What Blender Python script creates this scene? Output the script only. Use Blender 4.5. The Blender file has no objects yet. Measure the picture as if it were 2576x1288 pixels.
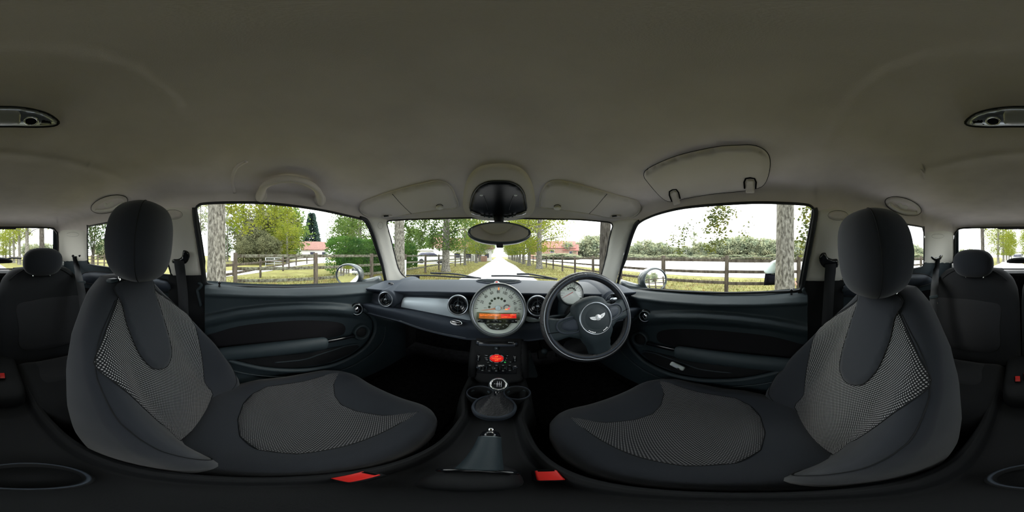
import bpy, bmesh, math, random
import numpy as np
from mathutils import Vector, Matrix, geometry

S = bpy.context.scene
COL = S.collection
R = math.radians
rnd = random.Random(7)

# ------------------------------------------------------------------ camera
CAM = Vector((0.024, 0.0, 1.06))          # between the front seats, a little right of the car's centre line
YAW, ROLL = 2.7, 0.5                      # degrees: turned to the right, right side raised
cam_data = bpy.data.cameras.new('panorama_camera')
cam_data.type = 'PANO'
try:
    cam_data.panorama_type = 'EQUIRECTANGULAR'
except Exception:
    cam_data.cycles.panorama_type = 'EQUIRECTANGULAR'
cam_data.lens = 9.0
cam_data.clip_start = 0.01
cam_data.clip_end = 2000
cam = bpy.data.objects.new('panorama_camera', cam_data)
COL.objects.link(cam)
_right = Matrix.Rotation(-R(YAW), 3, 'Z') @ Vector((math.cos(R(ROLL)), 0, math.sin(R(ROLL))))
_up = Matrix.Rotation(-R(YAW), 3, 'Z') @ Vector((-math.sin(R(ROLL)), 0, math.cos(R(ROLL))))
_fwd = _up.cross(_right).normalized()
cam.matrix_world = Matrix((( _right.x, _up.x, -_fwd.x, CAM.x), (_right.y, _up.y, -_fwd.y, CAM.y),
                           (_right.z, _up.z, -_fwd.z, CAM.z), (0, 0, 0, 1)))
S.camera = cam

# ------------------------------------------------------------------ sky, sun, exposure
world = bpy.data.worlds.new('overcast_sky')
S.world = world
world.use_nodes = True
wn = world.node_tree
wn.nodes.clear()
w_out = wn.nodes.new('ShaderNodeOutputWorld')
w_bg = wn.nodes.new('ShaderNodeBackground')
w_tc = wn.nodes.new('ShaderNodeTexCoord')
w_no = wn.nodes.new('ShaderNodeTexNoise')
w_no.inputs['Scale'].default_value = 1.6
w_no.inputs['Detail'].default_value = 5
w_cr = wn.nodes.new('ShaderNodeValToRGB')
w_cr.color_ramp.elements[0].position = 0.3
w_cr.color_ramp.elements[0].color = (0.88, 0.93, 1.0, 1)
w_cr.color_ramp.elements[1].position = 0.7
w_cr.color_ramp.elements[1].color = (1.0, 0.99, 0.97, 1)
wn.links.new(w_tc.outputs['Generated'], w_no.inputs['Vector'])
wn.links.new(w_no.outputs['Fac'], w_cr.inputs['Fac'])
wn.links.new(w_cr.outputs['Color'], w_bg.inputs['Color'])
wn.links.new(w_bg.outputs['Background'], w_out.inputs['Surface'])
w_bg.inputs['Strength'].default_value = 1.0

sun_data = bpy.data.lights.new('hazy_sun', 'SUN')
sun_data.energy = 0.6
sun_data.angle = R(18)
sun_data.color = (1.0, 0.95, 0.86)
sun = bpy.data.objects.new('hazy_sun', sun_data)
COL.objects.link(sun)
_sa, _se = R(32), R(40)                    # ahead and to the right of the car
_sd = Vector((math.sin(_sa) * math.cos(_se), math.cos(_sa) * math.cos(_se), math.sin(_se)))
sun.rotation_euler = _sd.to_track_quat('Z', 'Y').to_euler()
sun.location = (6, 10, 9)

S.view_settings.view_transform = 'Standard'
S.view_settings.look = 'None'
S.view_settings.gamma = 1.0
S.view_settings.use_curve_mapping = False
S.view_settings.exposure = 2.7
try:
    S.cycles.max_bounces = 10
    S.cycles.diffuse_bounces = 5
    S.cycles.transparent_max_bounces = 24
    S.cycles.caustics_reflective = False
    S.cycles.caustics_refractive = False
    S.cycles.sample_clamp_indirect = 6.0
    S.cycles.use_denoising = True
except Exception:
    pass

# ------------------------------------------------------------------ surveying: bearings taken in the photograph (2576 x 1288) -> directions
PPD = 2576 / 360.0
def ray(px, py):
    a = R((px - 1288) / PPD); e = R((644 - py) / PPD)
    return _right * (math.sin(a) * math.cos(e)) + _fwd * (math.cos(a) * math.cos(e)) + _up * math.sin(e)
def on_x(px, py, x):
    d = ray(px, py); t = (x - CAM.x) / d.x; return CAM + d * t
def on_y(px, py, y):
    d = ray(px, py); t = (y - CAM.y) / d.y; return CAM + d * t
def on_z(px, py, z):
    d = ray(px, py); t = (z - CAM.z) / d.z; return CAM + d * t
def on_r(px, py, r):
    return CAM + ray(px, py) * r
def on_plane(px, py, O, N):
    d = ray(px, py); O = Vector(O); N = Vector(N)
    return CAM + d * ((O - CAM).dot(N) / d.dot(N))
# the inside of the cabin above the belt line: a rounded shell of five sloping faces around the camera station
_PL = [(Vector((-1, 0, .30)), .664), (Vector((1, 0, .30)), .616), (Vector((0, 0.02, 1)), .262),
       (Vector((0, 1, .882)), .929), (Vector((0, -1, .35)), 1.38), (Vector((0, 0, -1)), .60)]
KSH = 11.0
def shell_t(d):
    s = 0.0
    for n, k in _PL:
        v = n.dot(d) / k
        if v > 0: s += v ** KSH
    return s ** (-1.0 / KSH)
def shell(px, py, off=0.0):
    d = ray(px, py)
    return CAM + d * (shell_t(d) - off)

# ------------------------------------------------------------------ materials
MATS = {}
def mat(name, col, rough=0.6, metal=0.0, spec=0.5, bump=0.0, bscale=400.0, var=0.0, vscale=30.0, col2=None, emit=None, estr=0.0,
        coat=0.0, trans=None, sheen=0.0, stretch=None, detail=3.0):
    m = bpy.data.materials.new(name); m.use_nodes = True
    nt = m.node_tree; b = nt.nodes['Principled BSDF']
    b.inputs['Base Color'].default_value = (*col, 1)
    b.inputs['Roughness'].default_value = rough
    b.inputs['Metallic'].default_value = metal
    b.inputs['Specular IOR Level'].default_value = spec
    if coat: b.inputs['Coat Weight'].default_value = coat
    if sheen:
        b.inputs['Sheen Weight'].default_value = sheen
        b.inputs['Sheen Roughness'].default_value = 0.5
    if emit:
        b.inputs['Emission Color'].default_value = (*emit, 1)
        b.inputs['Emission Strength'].default_value = estr
    if bump or var or col2:
        tc = nt.nodes.new('ShaderNodeTexCoord')
        mp = nt.nodes.new('ShaderNodeMapping')
        nt.links.new(tc.outputs['Object'], mp.inputs['Vector'])
        if stretch: mp.inputs['Scale'].default_value = stretch
    if bump:
        n = nt.nodes.new('ShaderNodeTexNoise'); n.inputs['Scale'].default_value = bscale; n.inputs['Detail'].default_value = detail
        bp = nt.nodes.new('ShaderNodeBump'); bp.inputs['Strength'].default_value = bump; bp.inputs['Distance'].default_value = 1.0 / bscale
        nt.links.new(mp.outputs['Vector'], n.inputs['Vector'])
        nt.links.new(n.outputs['Fac'], bp.inputs['Height']); nt.links.new(bp.outputs['Normal'], b.inputs['Normal'])
    if var or col2:
        n2 = nt.nodes.new('ShaderNodeTexNoise'); n2.inputs['Scale'].default_value = vscale; n2.inputs['Detail'].default_value = 4
        nt.links.new(mp.outputs['Vector'], n2.inputs['Vector'])
        cr = nt.nodes.new('ShaderNodeValToRGB')
        c2 = col2 or tuple(min(1, c * (1 + var)) for c in col)
        c1 = col if col2 else tuple(c * (1 - var) for c in col)
        cr.color_ramp.elements[0].position = .35; cr.color_ramp.elements[1].position = .65
        cr.color_ramp.elements[0].color = (*c1, 1); cr.color_ramp.elements[1].color = (*c2, 1)
        nt.links.new(n2.outputs['Fac'], cr.inputs['Fac']); nt.links.new(cr.outputs['Color'], b.inputs['Base Color'])
    MATS[name] = m
    return m

def glass_mat(name, tint=(0.95, 0.98, 0.96), refl=1.0):
    """thin pane: clear, with Schlick reflection worked from |N.I| so either side of the pane behaves alike"""
    m = bpy.data.materials.new(name); m.use_nodes = True
    nt = m.node_tree; nt.nodes.clear()
    o = nt.nodes.new('ShaderNodeOutputMaterial'); t = nt.nodes.new('ShaderNodeBsdfTransparent')
    g = nt.nodes.new('ShaderNodeBsdfGlossy'); mx = nt.nodes.new('ShaderNodeMixShader'); ge = nt.nodes.new('ShaderNodeNewGeometry')
    t.inputs['Color'].default_value = (*tint, 1); g.inputs['Roughness'].default_value = 0.02
    g.inputs['Color'].default_value = (refl, refl, refl, 1)
    def node(op, **kw):
        n = nt.nodes.new('ShaderNodeMath'); n.operation = op; return n
    dt = nt.nodes.new('ShaderNodeVectorMath'); dt.operation = 'DOT_PRODUCT'
    nt.links.new(ge.outputs['Normal'], dt.inputs[0]); nt.links.new(ge.outputs['Incoming'], dt.inputs[1])
    ab = node('ABSOLUTE'); nt.links.new(dt.outputs['Value'], ab.inputs[0])
    s1 = node('SUBTRACT'); s1.inputs[0].default_value = 1.0; nt.links.new(ab.outputs[0], s1.inputs[1])
    pw = node('POWER'); nt.links.new(s1.outputs[0], pw.inputs[0]); pw.inputs[1].default_value = 5.0
    ma = node('MULTIPLY_ADD'); nt.links.new(pw.outputs[0], ma.inputs[0]); ma.inputs[1].default_value = .9; ma.inputs[2].default_value = .03
    nt.links.new(ma.outputs[0], mx.inputs[0]); nt.links.new(t.outputs[0], mx.inputs[1]); nt.links.new(g.outputs[0], mx.inputs[2])
    nt.links.new(mx.outputs[0], o.inputs['Surface'])
    MATS[name] = m
    return m

def leaf_mat(name, c1, c2, scale=0.8, trans=0.45):
    m = bpy.data.materials.new(name); m.use_nodes = True
    nt = m.node_tree; nt.nodes.clear()
    o = nt.nodes.new('ShaderNodeOutputMaterial'); d = nt.nodes.new('ShaderNodeBsdfDiffuse'); t = nt.nodes.new('ShaderNodeBsdfTranslucent')
    mx = nt.nodes.new('ShaderNodeMixShader'); mx.inputs[0].default_value = trans
    tc = nt.nodes.new('ShaderNodeTexCoord'); n = nt.nodes.new('ShaderNodeTexNoise'); n.inputs['Scale'].default_value = scale
    n.inputs['Detail'].default_value = 6; n.inputs['Roughness'].default_value = .7
    cr = nt.nodes.new('ShaderNodeValToRGB')
    cr.color_ramp.elements[0].position = .36; cr.color_ramp.elements[1].position = .64
    cr.color_ramp.elements[0].color = (*c1, 1); cr.color_ramp.elements[1].color = (*c2, 1)
    nt.links.new(tc.outputs['Object'], n.inputs['Vector']); nt.links.new(n.outputs['Fac'], cr.inputs['Fac'])
    nt.links.new(cr.outputs['Color'], d.inputs['Color']); nt.links.new(cr.outputs['Color'], t.inputs['Color'])
    nt.links.new(d.outputs[0], mx.inputs[1]); nt.links.new(t.outputs[0], mx.inputs[2]); nt.links.new(mx.outputs[0], o.inputs['Surface'])
    MATS[name] = m
    return m

def weave_mat(name, pitch, dot, base, dotcol, row=0.62):
    """black cloth with staggered pale stitches, laid out on the cloth's own UV in metres"""
    m = bpy.data.materials.new(name); m.use_nodes = True
    nt = m.node_tree; b = nt.nodes['Principled BSDF']
    b.inputs['Roughness'].default_value = .9; b.inputs['Specular IOR Level'].default_value = .2
    uv = nt.nodes.new('ShaderNodeUVMap'); sep = nt.nodes.new('ShaderNodeSeparateXYZ'); nt.links.new(uv.outputs[0], sep.inputs[0])
    def M(op, a, c=None):
        n = nt.nodes.new('ShaderNodeMath'); n.operation = op
        for i, v in enumerate((a, c)):
            if v is None: continue
            if isinstance(v, (int, float)): n.inputs[i].default_value = v
            else: nt.links.new(v, n.inputs[i])
        return n.outputs[0]
    v = M('DIVIDE', sep.outputs[1], pitch * row)
    fv = M('FLOOR', v)
    u = M('ADD', M('DIVIDE', sep.outputs[0], pitch), M('MULTIPLY', fv, 0.5))
    du = M('SUBTRACT', M('FRACT', u), 0.5); dv = M('MULTIPLY', M('SUBTRACT', M('FRACT', v), 0.5), row)
    d2 = M('SQRT', M('ADD', M('MULTIPLY', du, du), M('MULTIPLY', dv, dv)))
    mr = nt.nodes.new('ShaderNodeMapRange'); mr.inputs[1].default_value = dot; mr.inputs[2].default_value = dot * .7
    nt.links.new(d2, mr.inputs[0])
    mix = nt.nodes.new('ShaderNodeMix'); mix.data_type = 'RGBA'
    mix.inputs[6].default_value = (*base, 1); mix.inputs[7].default_value = (*dotcol, 1)
    nt.links.new(mr.outputs[0], mix.inputs[0]); nt.links.new(mix.outputs[2], b.inputs['Base Color'])
    bp = nt.nodes.new('ShaderNodeBump'); bp.inputs['Strength'].default_value = .4; bp.inputs['Distance'].default_value = .001
    nt.links.new(mr.outputs[0], bp.inputs['Height']); nt.links.new(bp.outputs['Normal'], b.inputs['Normal'])
    MATS[name] = m
    return m

mat('headliner', (.675, .625, .615), .95, spec=.1, bump=.35, bscale=900, var=.05, vscale=9)
mat('pillar', (.66, .645, .59), .7, spec=.3, bump=.15, bscale=700)
mat('visor', (.62, .58, .54), .85, spec=.2, bump=.25, bscale=800)
mat('black_plastic', (.020, .031, .038), .58, spec=.32, bump=.35, bscale=1200)
mat('grey_plastic', (.033, .043, .060), .6, spec=.3, bump=.3, bscale=1200)
mat('dark_plastic', (.0075, .0085, .010), .75, spec=.22, bump=.25, bscale=1000)
mat('gloss_black', (.006, .007, .009), .12, spec=.5)
mat('rubber', (.012, .014, .017), .55, spec=.4)
mat('void', (.002, .002, .002), .9, spec=.05)
mat('door_cloth', (.009, .009, .011), .85, spec=.12, bump=.3, bscale=900)
mat('carpet', (.006, .006, .0065), 1.0, spec=.05, bump=.8, bscale=600, var=.4, vscale=40)
mat('cloth', (.019, .022, .028), .95, spec=.15, bump=.5, bscale=1300, sheen=.15)
mat('cloth_rear', (.012, .013, .015), .95, spec=.12, bump=.5, bscale=1300, sheen=.1)
mat('cloth_rear_insert', (.022, .023, .026), .95, spec=.12, bump=.8, bscale=700, sheen=.1)
weave_mat('dotted_cloth', .0070, .27, (.009, .010, .012), (.30, .30, .31))
weave_mat('fine_cloth', .0062, .27, (.016, .017, .020), (.17, .17, .18))
mat('belt', (.022, .024, .028), .75, spec=.3, bump=.4, bscale=500, stretch=(6, .4, .4))
mat('silver', (.66, .76, .84), .38, metal=.15, bump=.04, bscale=900)
mat('satin_ring', (.30, .33, .37), .32, metal=.8)
mat('chrome', (.75, .77, .80), .08, metal=1.0)
mat('mirror', (.88, .90, .90), .01, metal=1.0)
mat('dial_face', (.66, .69, .66), .5, spec=.3)
mat('dial_white', (.80, .82, .84), .45, spec=.4)
mat('ink', (.012, .014, .016), .6)
mat('dial_green', (.055, .075, .050), .5)
mat('amber_screen', (.30, .10, .01), .5, emit=(1.0, .16, .01), estr=.05)
mat('red_screen', (.3, .01, .01), .5, emit=(1.0, .015, .01), estr=.08)
mat('amber_light', (.6, .15, .03), .4, emit=(1.0, .22, .03), estr=.20)
mat('red_light', (.6, .02, .05), .4, emit=(1.0, .05, .10), estr=.16)
mat('orange_needle', (.75, .20, .06), .5)
mat('green_light', (.02, .25, .05), .5, emit=(.05, .8, .15), estr=.06)
mat('print', (.55, .58, .60), .6)
mat('olive_screen_edge', (.10, .11, .05), .35)
mat('red_plastic', (.62, .015, .012), .4, spec=.5)
mat('pale_grey', (.42, .47, .47), .45, spec=.4)
mat('emblem', (.72, .74, .77), .3, metal=.3)
mat('smoked', (.006, .008, .012), .38, spec=.12)
mat('lens', (.30, .31, .32), .25, spec=.6, coat=.4)
mat('leather', (.020, .021, .024), .45, spec=.5, bump=.5, bscale=180)
glass_mat('glass')
mat('mirror_shell', (.035, .045, .05), .3, spec=.5, coat=.3)

# ------------------------------------------------------------------ mesh makers
def mesh(name, verts, faces, m=None, uv=None, smooth=True, sharp=None):
    me = bpy.data.meshes.new(name)
    me.from_pydata([tuple(v) for v in verts], [], [tuple(f) for f in faces])
    if m: me.materials.append(MATS[m] if isinstance(m, str) else m)
    if smooth: me.polygons.foreach_set('use_smooth', [True] * len(me.polygons))
    if uv is not None:
        l = me.uv_layers.new(name='UVMap')
        idx = np.empty(len(me.loops), dtype=np.int32); me.loops.foreach_get('vertex_index', idx)
        l.data.foreach_set('uv', np.asarray(uv, dtype=np.float32)[idx].ravel())
    me.update()
    if sharp is not None and smooth:
        try: me.set_sharp_from_angle(angle=R(sharp))
        except Exception: pass
    return me
def link(name, me, parent=None):
    o = bpy.data.objects.new(name, me); COL.objects.link(o)
    if parent is not None:
        o.parent = parent
        if parent.get('_world'):
            o.matrix_parent_inverse = Matrix.Translation(-Vector(parent['_world']))
    return o
def put(name, geo, m, parent=None, sharp=None, smooth=True):
    v, f = geo[0], geo[1]
    uv = geo[2] if len(geo) > 2 else None
    return link(name, mesh(name, v, f, m, uv, smooth, sharp), parent)
def tag(o, label=None, cat=None, group=None, kind=None):
    if label: o['label'] = label
    if cat: o['category'] = cat
    if group: o['group'] = group
    if kind: o['kind'] = kind
    return o
def thing(name, label, cat, base, group=None, kind=None):
    """an Empty at the thing's base; parts given in world coordinates keep them"""
    o = bpy.data.objects.new(name, None); COL.objects.link(o)
    o.empty_display_size = .05
    o.location = base
    o['_world'] = [float(c) for c in base]
    return tag(o, label, cat, group, kind)
def merge(*geos):
    V, F = [], []
    for g in geos:
        k = len(V); V += list(g[0]); F += [tuple(i + k for i in f) for f in g[1]]
    return V, F
def resample(pts, step, closed=False):
    P = [Vector(p) for p in pts]
    if closed: P.append(P[0].copy())
    out = []
    for a, b in zip(P, P[1:]):
        n = max(1, int(round((b - a).length / step)))
        out += [a.lerp(b, i / n) for i in range(n)]
    if not closed: out.append(P[-1])
    return out
def smooth_path(pts, n=8, closed=False):
    """Catmull-Rom through the points"""
    P = [Vector(p) for p in pts]; out = []; N = len(P)
    for i in range(N if closed else N - 1):
        if closed: p0, p1, p2, p3 = P[i - 1], P[i], P[(i + 1) % N], P[(i + 2) % N]
        else: p0, p1, p2, p3 = P[max(i - 1, 0)], P[i], P[i + 1], P[min(i + 2, N - 1)]
        for k in range(n):
            t = k / n
            out.append(.5 * ((2 * p1) + (p2 - p0) * t + (2 * p0 - 5 * p1 + 4 * p2 - p3) * t * t + (3 * p1 - p0 - 3 * p2 + p3) * t ** 3))
    if not closed: out.append(P[-1])
    return out
def curve_poly(pts, n=6):
    return [(v.x, v.y) for v in smooth_path([(p[0], p[1], 0) for p in pts], n, True)]
def inside(x, y, poly):
    c = False; j = len(poly) - 1
    for i in range(len(poly)):
        xi, yi = poly[i]; xj, yj = poly[j]
        if (yi > y) != (yj > y) and x < (xj - xi) * (y - yi) / (yj - yi) + xi: c = not c
        j = i
    return c
def edge_dist(x, y, A, B):
    """distance to a polygon given as numpy start and end points"""
    d = B - A; w = np.array([x, y]) - A
    t = np.clip((w * d).sum(1) / np.maximum((d * d).sum(1), 1e-12), 0, 1)
    q = w - d * t[:, None]
    return float(np.sqrt((q * q).sum(1).min()))
def region(poly, step, lift, holes=(), uv=None, bstep=None):
    """triangulate a flat outline with inner points and lift it to a surface"""
    loops = [resample([(p[0], p[1], 0) for p in L], bstep or step, True) for L in [poly, *holes]]
    pl = [[(v.x, v.y) for v in L] for L in loops]
    A = np.array([p for L in pl for p in L]); B = np.array([L[(i + 1) % len(L)] for L in pl for i in range(len(L))])
    pts, edges = [], []
    for L in pl:
        k = len(pts); pts += L; edges += [(k + i, k + (i + 1) % len(L)) for i in range(len(L))]
    x0, y0 = A.min(0); x1, y1 = A.max(0); r = 0; y = y0
    while y < y1:
        x = x0 + (step / 2 if r % 2 else 0)
        while x < x1:
            if inside(x, y, pl[0]) and not any(inside(x, y, h) for h in pl[1:]) and edge_dist(x, y, A, B) > .45 * step: pts.append((x, y))
            x += step
        y += step * .866; r += 1
    res = geometry.delaunay_2d_cdt([Vector(p) for p in pts], edges, [], 0, 1e-9)
    V2, T = res[0], res[2]; F = []
    for t in T:
        cx = sum(V2[i].x for i in t) / 3; cy = sum(V2[i].y for i in t) / 3
        if inside(cx, cy, pl[0]) and not any(inside(cx, cy, h) for h in pl[1:]): F.append(tuple(t))
    V = [lift(v.x, v.y) for v in V2]
    if uv: return V, F, [uv(v.x, v.y) for v in V2]
    return V, F
def pillow(poly, step, lift, thick, bevel, holes=(), base=0.0):
    """a padded panel: outline on the surface, raised by thick within bevel of its edge. lift(x, y, off)"""
    L = resample([(p[0], p[1], 0) for p in poly], min(step, bevel * .6), True)
    A = np.array([(v.x, v.y) for v in L]); B = np.roll(A, -1, 0)
    inner = []
    def off(x, y):
        t = min(1.0, edge_dist(x, y, A, B) / bevel)
        return base + thick * math.sqrt(max(0.0, 1 - (1 - t) ** 2))
    g = region([(v.x, v.y) for v in L], step, lambda x, y: lift(x, y, off(x, y)), holes, bstep=min(step, bevel * .6))
    return g
def inset(poly, d):
    """shrink an outline (counter-clockwise or not) by d"""
    n = len(poly); out = []
    ar = sum(poly[i][0] * poly[(i + 1) % n][1] - poly[(i + 1) % n][0] * poly[i][1] for i in range(n))
    sg = 1 if ar > 0 else -1
    for i in range(n):
        p0 = Vector(poly[i - 1][:2]); p1 = Vector(poly[i][:2]); p2 = Vector(poly[(i + 1) % n][:2])
        t = (p2 - p0)
        if t.length < 1e-9: out.append(tuple(p1)); continue
        t.normalize(); nn = Vector((-t.y, t.x)) * sg
        out.append(tuple(p1 + nn * d))
    return out
def tube(path, rad, n=12, closed=False, caps=True, flat=None, upv=None):
    """sweep a circle (or ellipse: flat = (a, b) multipliers against upv) along a path"""
    P = [Vector(p) for p in path]; N = len(P)
    rr = rad if callable(rad) else (lambda i: rad[i] if isinstance(rad, (list, tuple)) else rad)
    T = []
    for i in range(N):
        a = P[i - 1] if (i > 0 or closed) else P[i]; b = P[(i + 1) % N] if (i < N - 1 or closed) else P[i]
        T.append((b - a).normalized())
    nv = T[0].orthogonal().normalized() if upv is None else (Vector(upv) - T[0] * Vector(upv).dot(T[0])).normalized()
    V, F = [], []
    for i in range(N):
        if upv is None: nv = (nv - T[i] * nv.dot(T[i])).normalized()
        else:
            w = Vector(upv(i)) if callable(upv) else Vector(upv)
            nv = (w - T[i] * w.dot(T[i])).normalized()
        bv = T[i].cross(nv); r = rr(i); fa, fb = flat or (1, 1)
        for k in range(n):
            t = 2 * math.pi * k / n
            V.append(P[i] + nv * (math.cos(t) * r * fa) + bv * (math.sin(t) * r * fb))
    for i in range(N if closed else N - 1):
        for k in range(n):
            a, b = i * n + k, i * n + (k + 1) % n; j = (i + 1) % N
            F.append((a, b, j * n + (k + 1) % n, j * n + k))
    if caps and not closed:
        F.append(tuple(range(n - 1, -1, -1))); F.append(tuple((N - 1) * n + k for k in range(n)))
    return V, F
def frame(o, n, up=(0, 0, 1)):
    """local frame: z along n, y close to up"""
    n = Vector(n).normalized(); up = Vector(up)
    x = up.cross(n).normalized(); y = n.cross(x)
    o = Vector(o)
    return lambda a, b, c=0.0: o + x * a + y * b + n * c
def revolve(fr, prof, n=48, close_in=False, arc=None, sx=1.0, sy=1.0):
    """turn a profile of (radius, height) about the frame's z axis"""
    V, F = [], []; a0, a1 = arc or (0, 2 * math.pi); full = arc is None
    cols = n if full else n + 1
    for i in range(cols):
        t = a0 + (a1 - a0) * i / n
        for r, h in prof: V.append(fr(math.cos(t) * r * sx, math.sin(t) * r * sy, h))
    m = len(prof)
    for i in range(n):
        j = (i + 1) % cols
        for k in range(m - 1): F.append((i * m + k, j * m + k, j * m + k + 1, i * m + k + 1))
    return V, F
def flatpoly(fr, pts, h=0.0, thick=0.0):
    V = [fr(p[0], p[1], h) for p in pts]; n = len(V); F = [tuple(range(n))]
    if thick:
        V += [fr(p[0], p[1], h - thick) for p in pts]
        F += [(i, n + i, n + (i + 1) % n, (i + 1) % n) for i in range(n)]
    return V, F
def box(c, s, bev=0.0, rot=None, seg=2):
    bm = bmesh.new(); bmesh.ops.create_cube(bm, size=1.0)
    for v in bm.verts: v.co = Vector((v.co.x * s[0], v.co.y * s[1], v.co.z * s[2]))
    if bev: bmesh.ops.bevel(bm, geom=bm.edges[:], offset=bev, segments=seg, affect='EDGES', profile=.5)
    bm.verts.index_update()
    Mx = Matrix.Translation(Vector(c)) @ (rot.to_4x4() if rot is not None else Matrix())
    V = [Mx @ v.co for v in bm.verts]; F = [tuple(v.index for v in f.verts) for f in bm.faces]
    bm.free()
    return V, F
def fbox(fr, c, s, bev=0.0, seg=2):
    V, F = box((0, 0, 0), s, bev, None, seg)
    return [fr(c[0] + v.x, c[1] + v.y, c[2] + v.z) for v in V], F
def spow(v, e): return math.copysign(abs(v) ** e, v)
def superell(Mx, a, b, c, e1=.6, e2=.6, nu=40, nv=24, fn=None):
    V, F = [], []
    for j in range(nv + 1):
        ph = -math.pi / 2 + math.pi * j / nv
        for i in range(nu):
            th = 2 * math.pi * i / nu
            p = Vector((a * spow(math.cos(ph), e1) * spow(math.cos(th), e2), b * spow(math.cos(ph), e1) * spow(math.sin(th), e2), c * spow(math.sin(ph), e1)))
            if fn: p = fn(p)
            V.append(Mx @ p)
    for j in range(nv):
        for i in range(nu):
            F.append((j * nu + i, j * nu + (i + 1) % nu, (j + 1) * nu + (i + 1) % nu, (j + 1) * nu + i))
    return V, F
def grid(nu, nv, fn, uv=None):
    V, F, U = [], [], []
    for j in range(nv + 1):
        for i in range(nu + 1):
            V.append(fn(i / nu, j / nv))
            if uv: U.append(uv(i / nu, j / nv))
    for j in range(nv):
        for i in range(nu):
            a = j * (nu + 1) + i; F.append((a, a + 1, a + nu + 2, a + nu + 1))
    return (V, F, U) if uv else (V, F)
_tx = {}
def text_geo(fr, s, size, h=0.0, ang=0.0, align='CENTER', xs=1.0):
    """flat lettering laid on a frame"""
    if s not in _tx:
        cu = bpy.data.curves.new('t', 'FONT'); cu.body = s; cu.align_x = 'CENTER'; cu.align_y = 'CENTER'; cu.size = 1.0; cu.resolution_u = 2
        ob = bpy.data.objects.new('t', cu); COL.objects.link(ob)
        dg = bpy.context.evaluated_depsgraph_get(); me = bpy.data.meshes.new_from_object(ob.evaluated_get(dg))
        _tx[s] = ([v.co.copy() for v in me.vertices], [tuple(p.vertices) for p in me.polygons])
        bpy.data.meshes.remove(me); bpy.data.objects.remove(ob); bpy.data.curves.remove(cu)
    V, F = _tx[s]; ca, sa = math.cos(ang), math.sin(ang)
    return [fr((v.x * xs * ca - v.y * sa) * size, (v.x * xs * sa + v.y * ca) * size, h) for v in V], F
def tfr(fr, x, y, z=0.0, ang=0.0):
    ca, sa = math.cos(ang), math.sin(ang)
    return lambda a, b, c=0.0: fr(x + a * ca - b * sa, y + a * sa + b * ca, z + c)
def mirror_geo(g):
    """the same geometry on the other side of the car"""
    V = [Vector((-v[0], v[1], v[2])) for v in g[0]]
    F = [tuple(reversed(f)) for f in g[1]]
    return (V, F, *g[2:])
def interp(xs, ys):
    return lambda x: float(np.interp(x, xs, ys))
def sstep(a, b, x):
    t = min(1.0, max(0.0, (x - a) / (b - a))); return t * t * (3 - 2 * t)

# ================================================================== THE CABIN (setting)
WS = [(974, 562), (978, 556), (1016, 553), (1100, 550), (1170, 548.5), (1250, 548), (1326, 550), (1396, 551.5), (1452, 552.5), (1510, 557), (1534, 560), (1541, 568),
      (1538, 580), (1533, 599), (1526, 638), (1513, 690), (1501, 706), (1470, 716), (1400, 722), (1270, 726), (1100, 722), (1050, 712), (1038, 704), (1022, 698), (1010, 688), (1002, 674),
      (994, 646), (984, 603), (974, 570)]
DL = [(494, 526), (499, 517), (512, 512.5), (560, 510), (640, 510), (700, 514), (760, 521), (820, 531), (870, 542), (900, 549), (916, 555), (927, 572), (935, 592), (945, 623), (956, 657), (968, 714),
      (900, 717), (809, 721), (716, 723.5), (623, 721), (522, 714), (514, 657), (507, 610), (499, 560)]
DR = [(1556, 721), (1574.5, 652), (1588.5, 601), (1600, 571), (1609, 560), (1628, 549), (1663, 536), (1721, 523), (1803, 515), (1896, 510), (1966, 511), (2024, 514.5), (2041, 520), (2045, 532),
      (2038, 573), (2031, 610), (2022, 657), (2012, 713), (2010, 730), (1943, 734.5), (1826, 737.5), (1710, 733.5), (1640, 728)]
QL = [(220, 573), (224, 569), (271, 560), (330, 548), (385, 540), (398, 546), (408, 600), (419, 650), (430, 688), (425, 692), (330, 681), (268, 672), (227, 665), (221, 655)]
QR = [(2324, 578), (2320, 571.5), (2276, 564), (2220, 554), (2162, 545), (2150, 551), (2143, 600), (2134, 650), (2122, 697), (2128, 701), (2200, 691), (2296, 676), (2319, 671), (2324, 662)]
RW = [(2402, 592), (2407, 582), (2421, 574), (2505, 572.5), (2576, 572), (2697, 573), (2715, 580), (2721, 592), (2721, 640), (2719, 672), (2640, 676), (2560, 677), (2480, 676), (2403, 672), (2401, 640)]

# headliner: one moulded lining from the window tops to the middle of the roof
_hb = [(-4, 572), (0, 572), (121, 573), (136, 580), (145, 590), (146, 600), (217, 600), (220, 571), (271, 560), (330, 548), (385, 540), (397, 540), (400, 545), (484, 545), (493, 524), (499, 517), (512, 512.5), (560, 510), (640, 510),
       (700, 514), (760, 521), (820, 531), (870, 542), (900, 549), (916, 555), (926, 566), (972, 566), (978, 556), (1016, 553), (1100, 550), (1170, 548.5), (1250, 548), (1326, 550), (1396, 551.5), (1452, 552.5), (1510, 557),
       (1534, 560), (1541, 568), (1590, 572), (1600, 571), (1609, 560), (1628, 549), (1663, 536), (1721, 523), (1803, 515), (1896, 510), (1966, 511), (2024, 514.5), (2041, 520), (2050, 532), (2056, 550),
       (2146, 550), (2162, 545), (2220, 554), (2276, 564), (2320, 571.5), (2326, 600), (2400, 600), (2402, 586), (2407, 582), (2421, 574), (2505, 572.5), (2576, 572)]
_hf = interp([p[0] for p in _hb], [p[1] for p in _hb])
_ridge = [(-336, 476), (-300, 446), (-240, 424), (-150, 402), (-60, 388), (0, 385), (60, 388), (150, 400), (240, 422), (300, 446), (332, 472)]
_rf = interp([p[0] for p in _ridge], [p[1] for p in _ridge])
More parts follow.
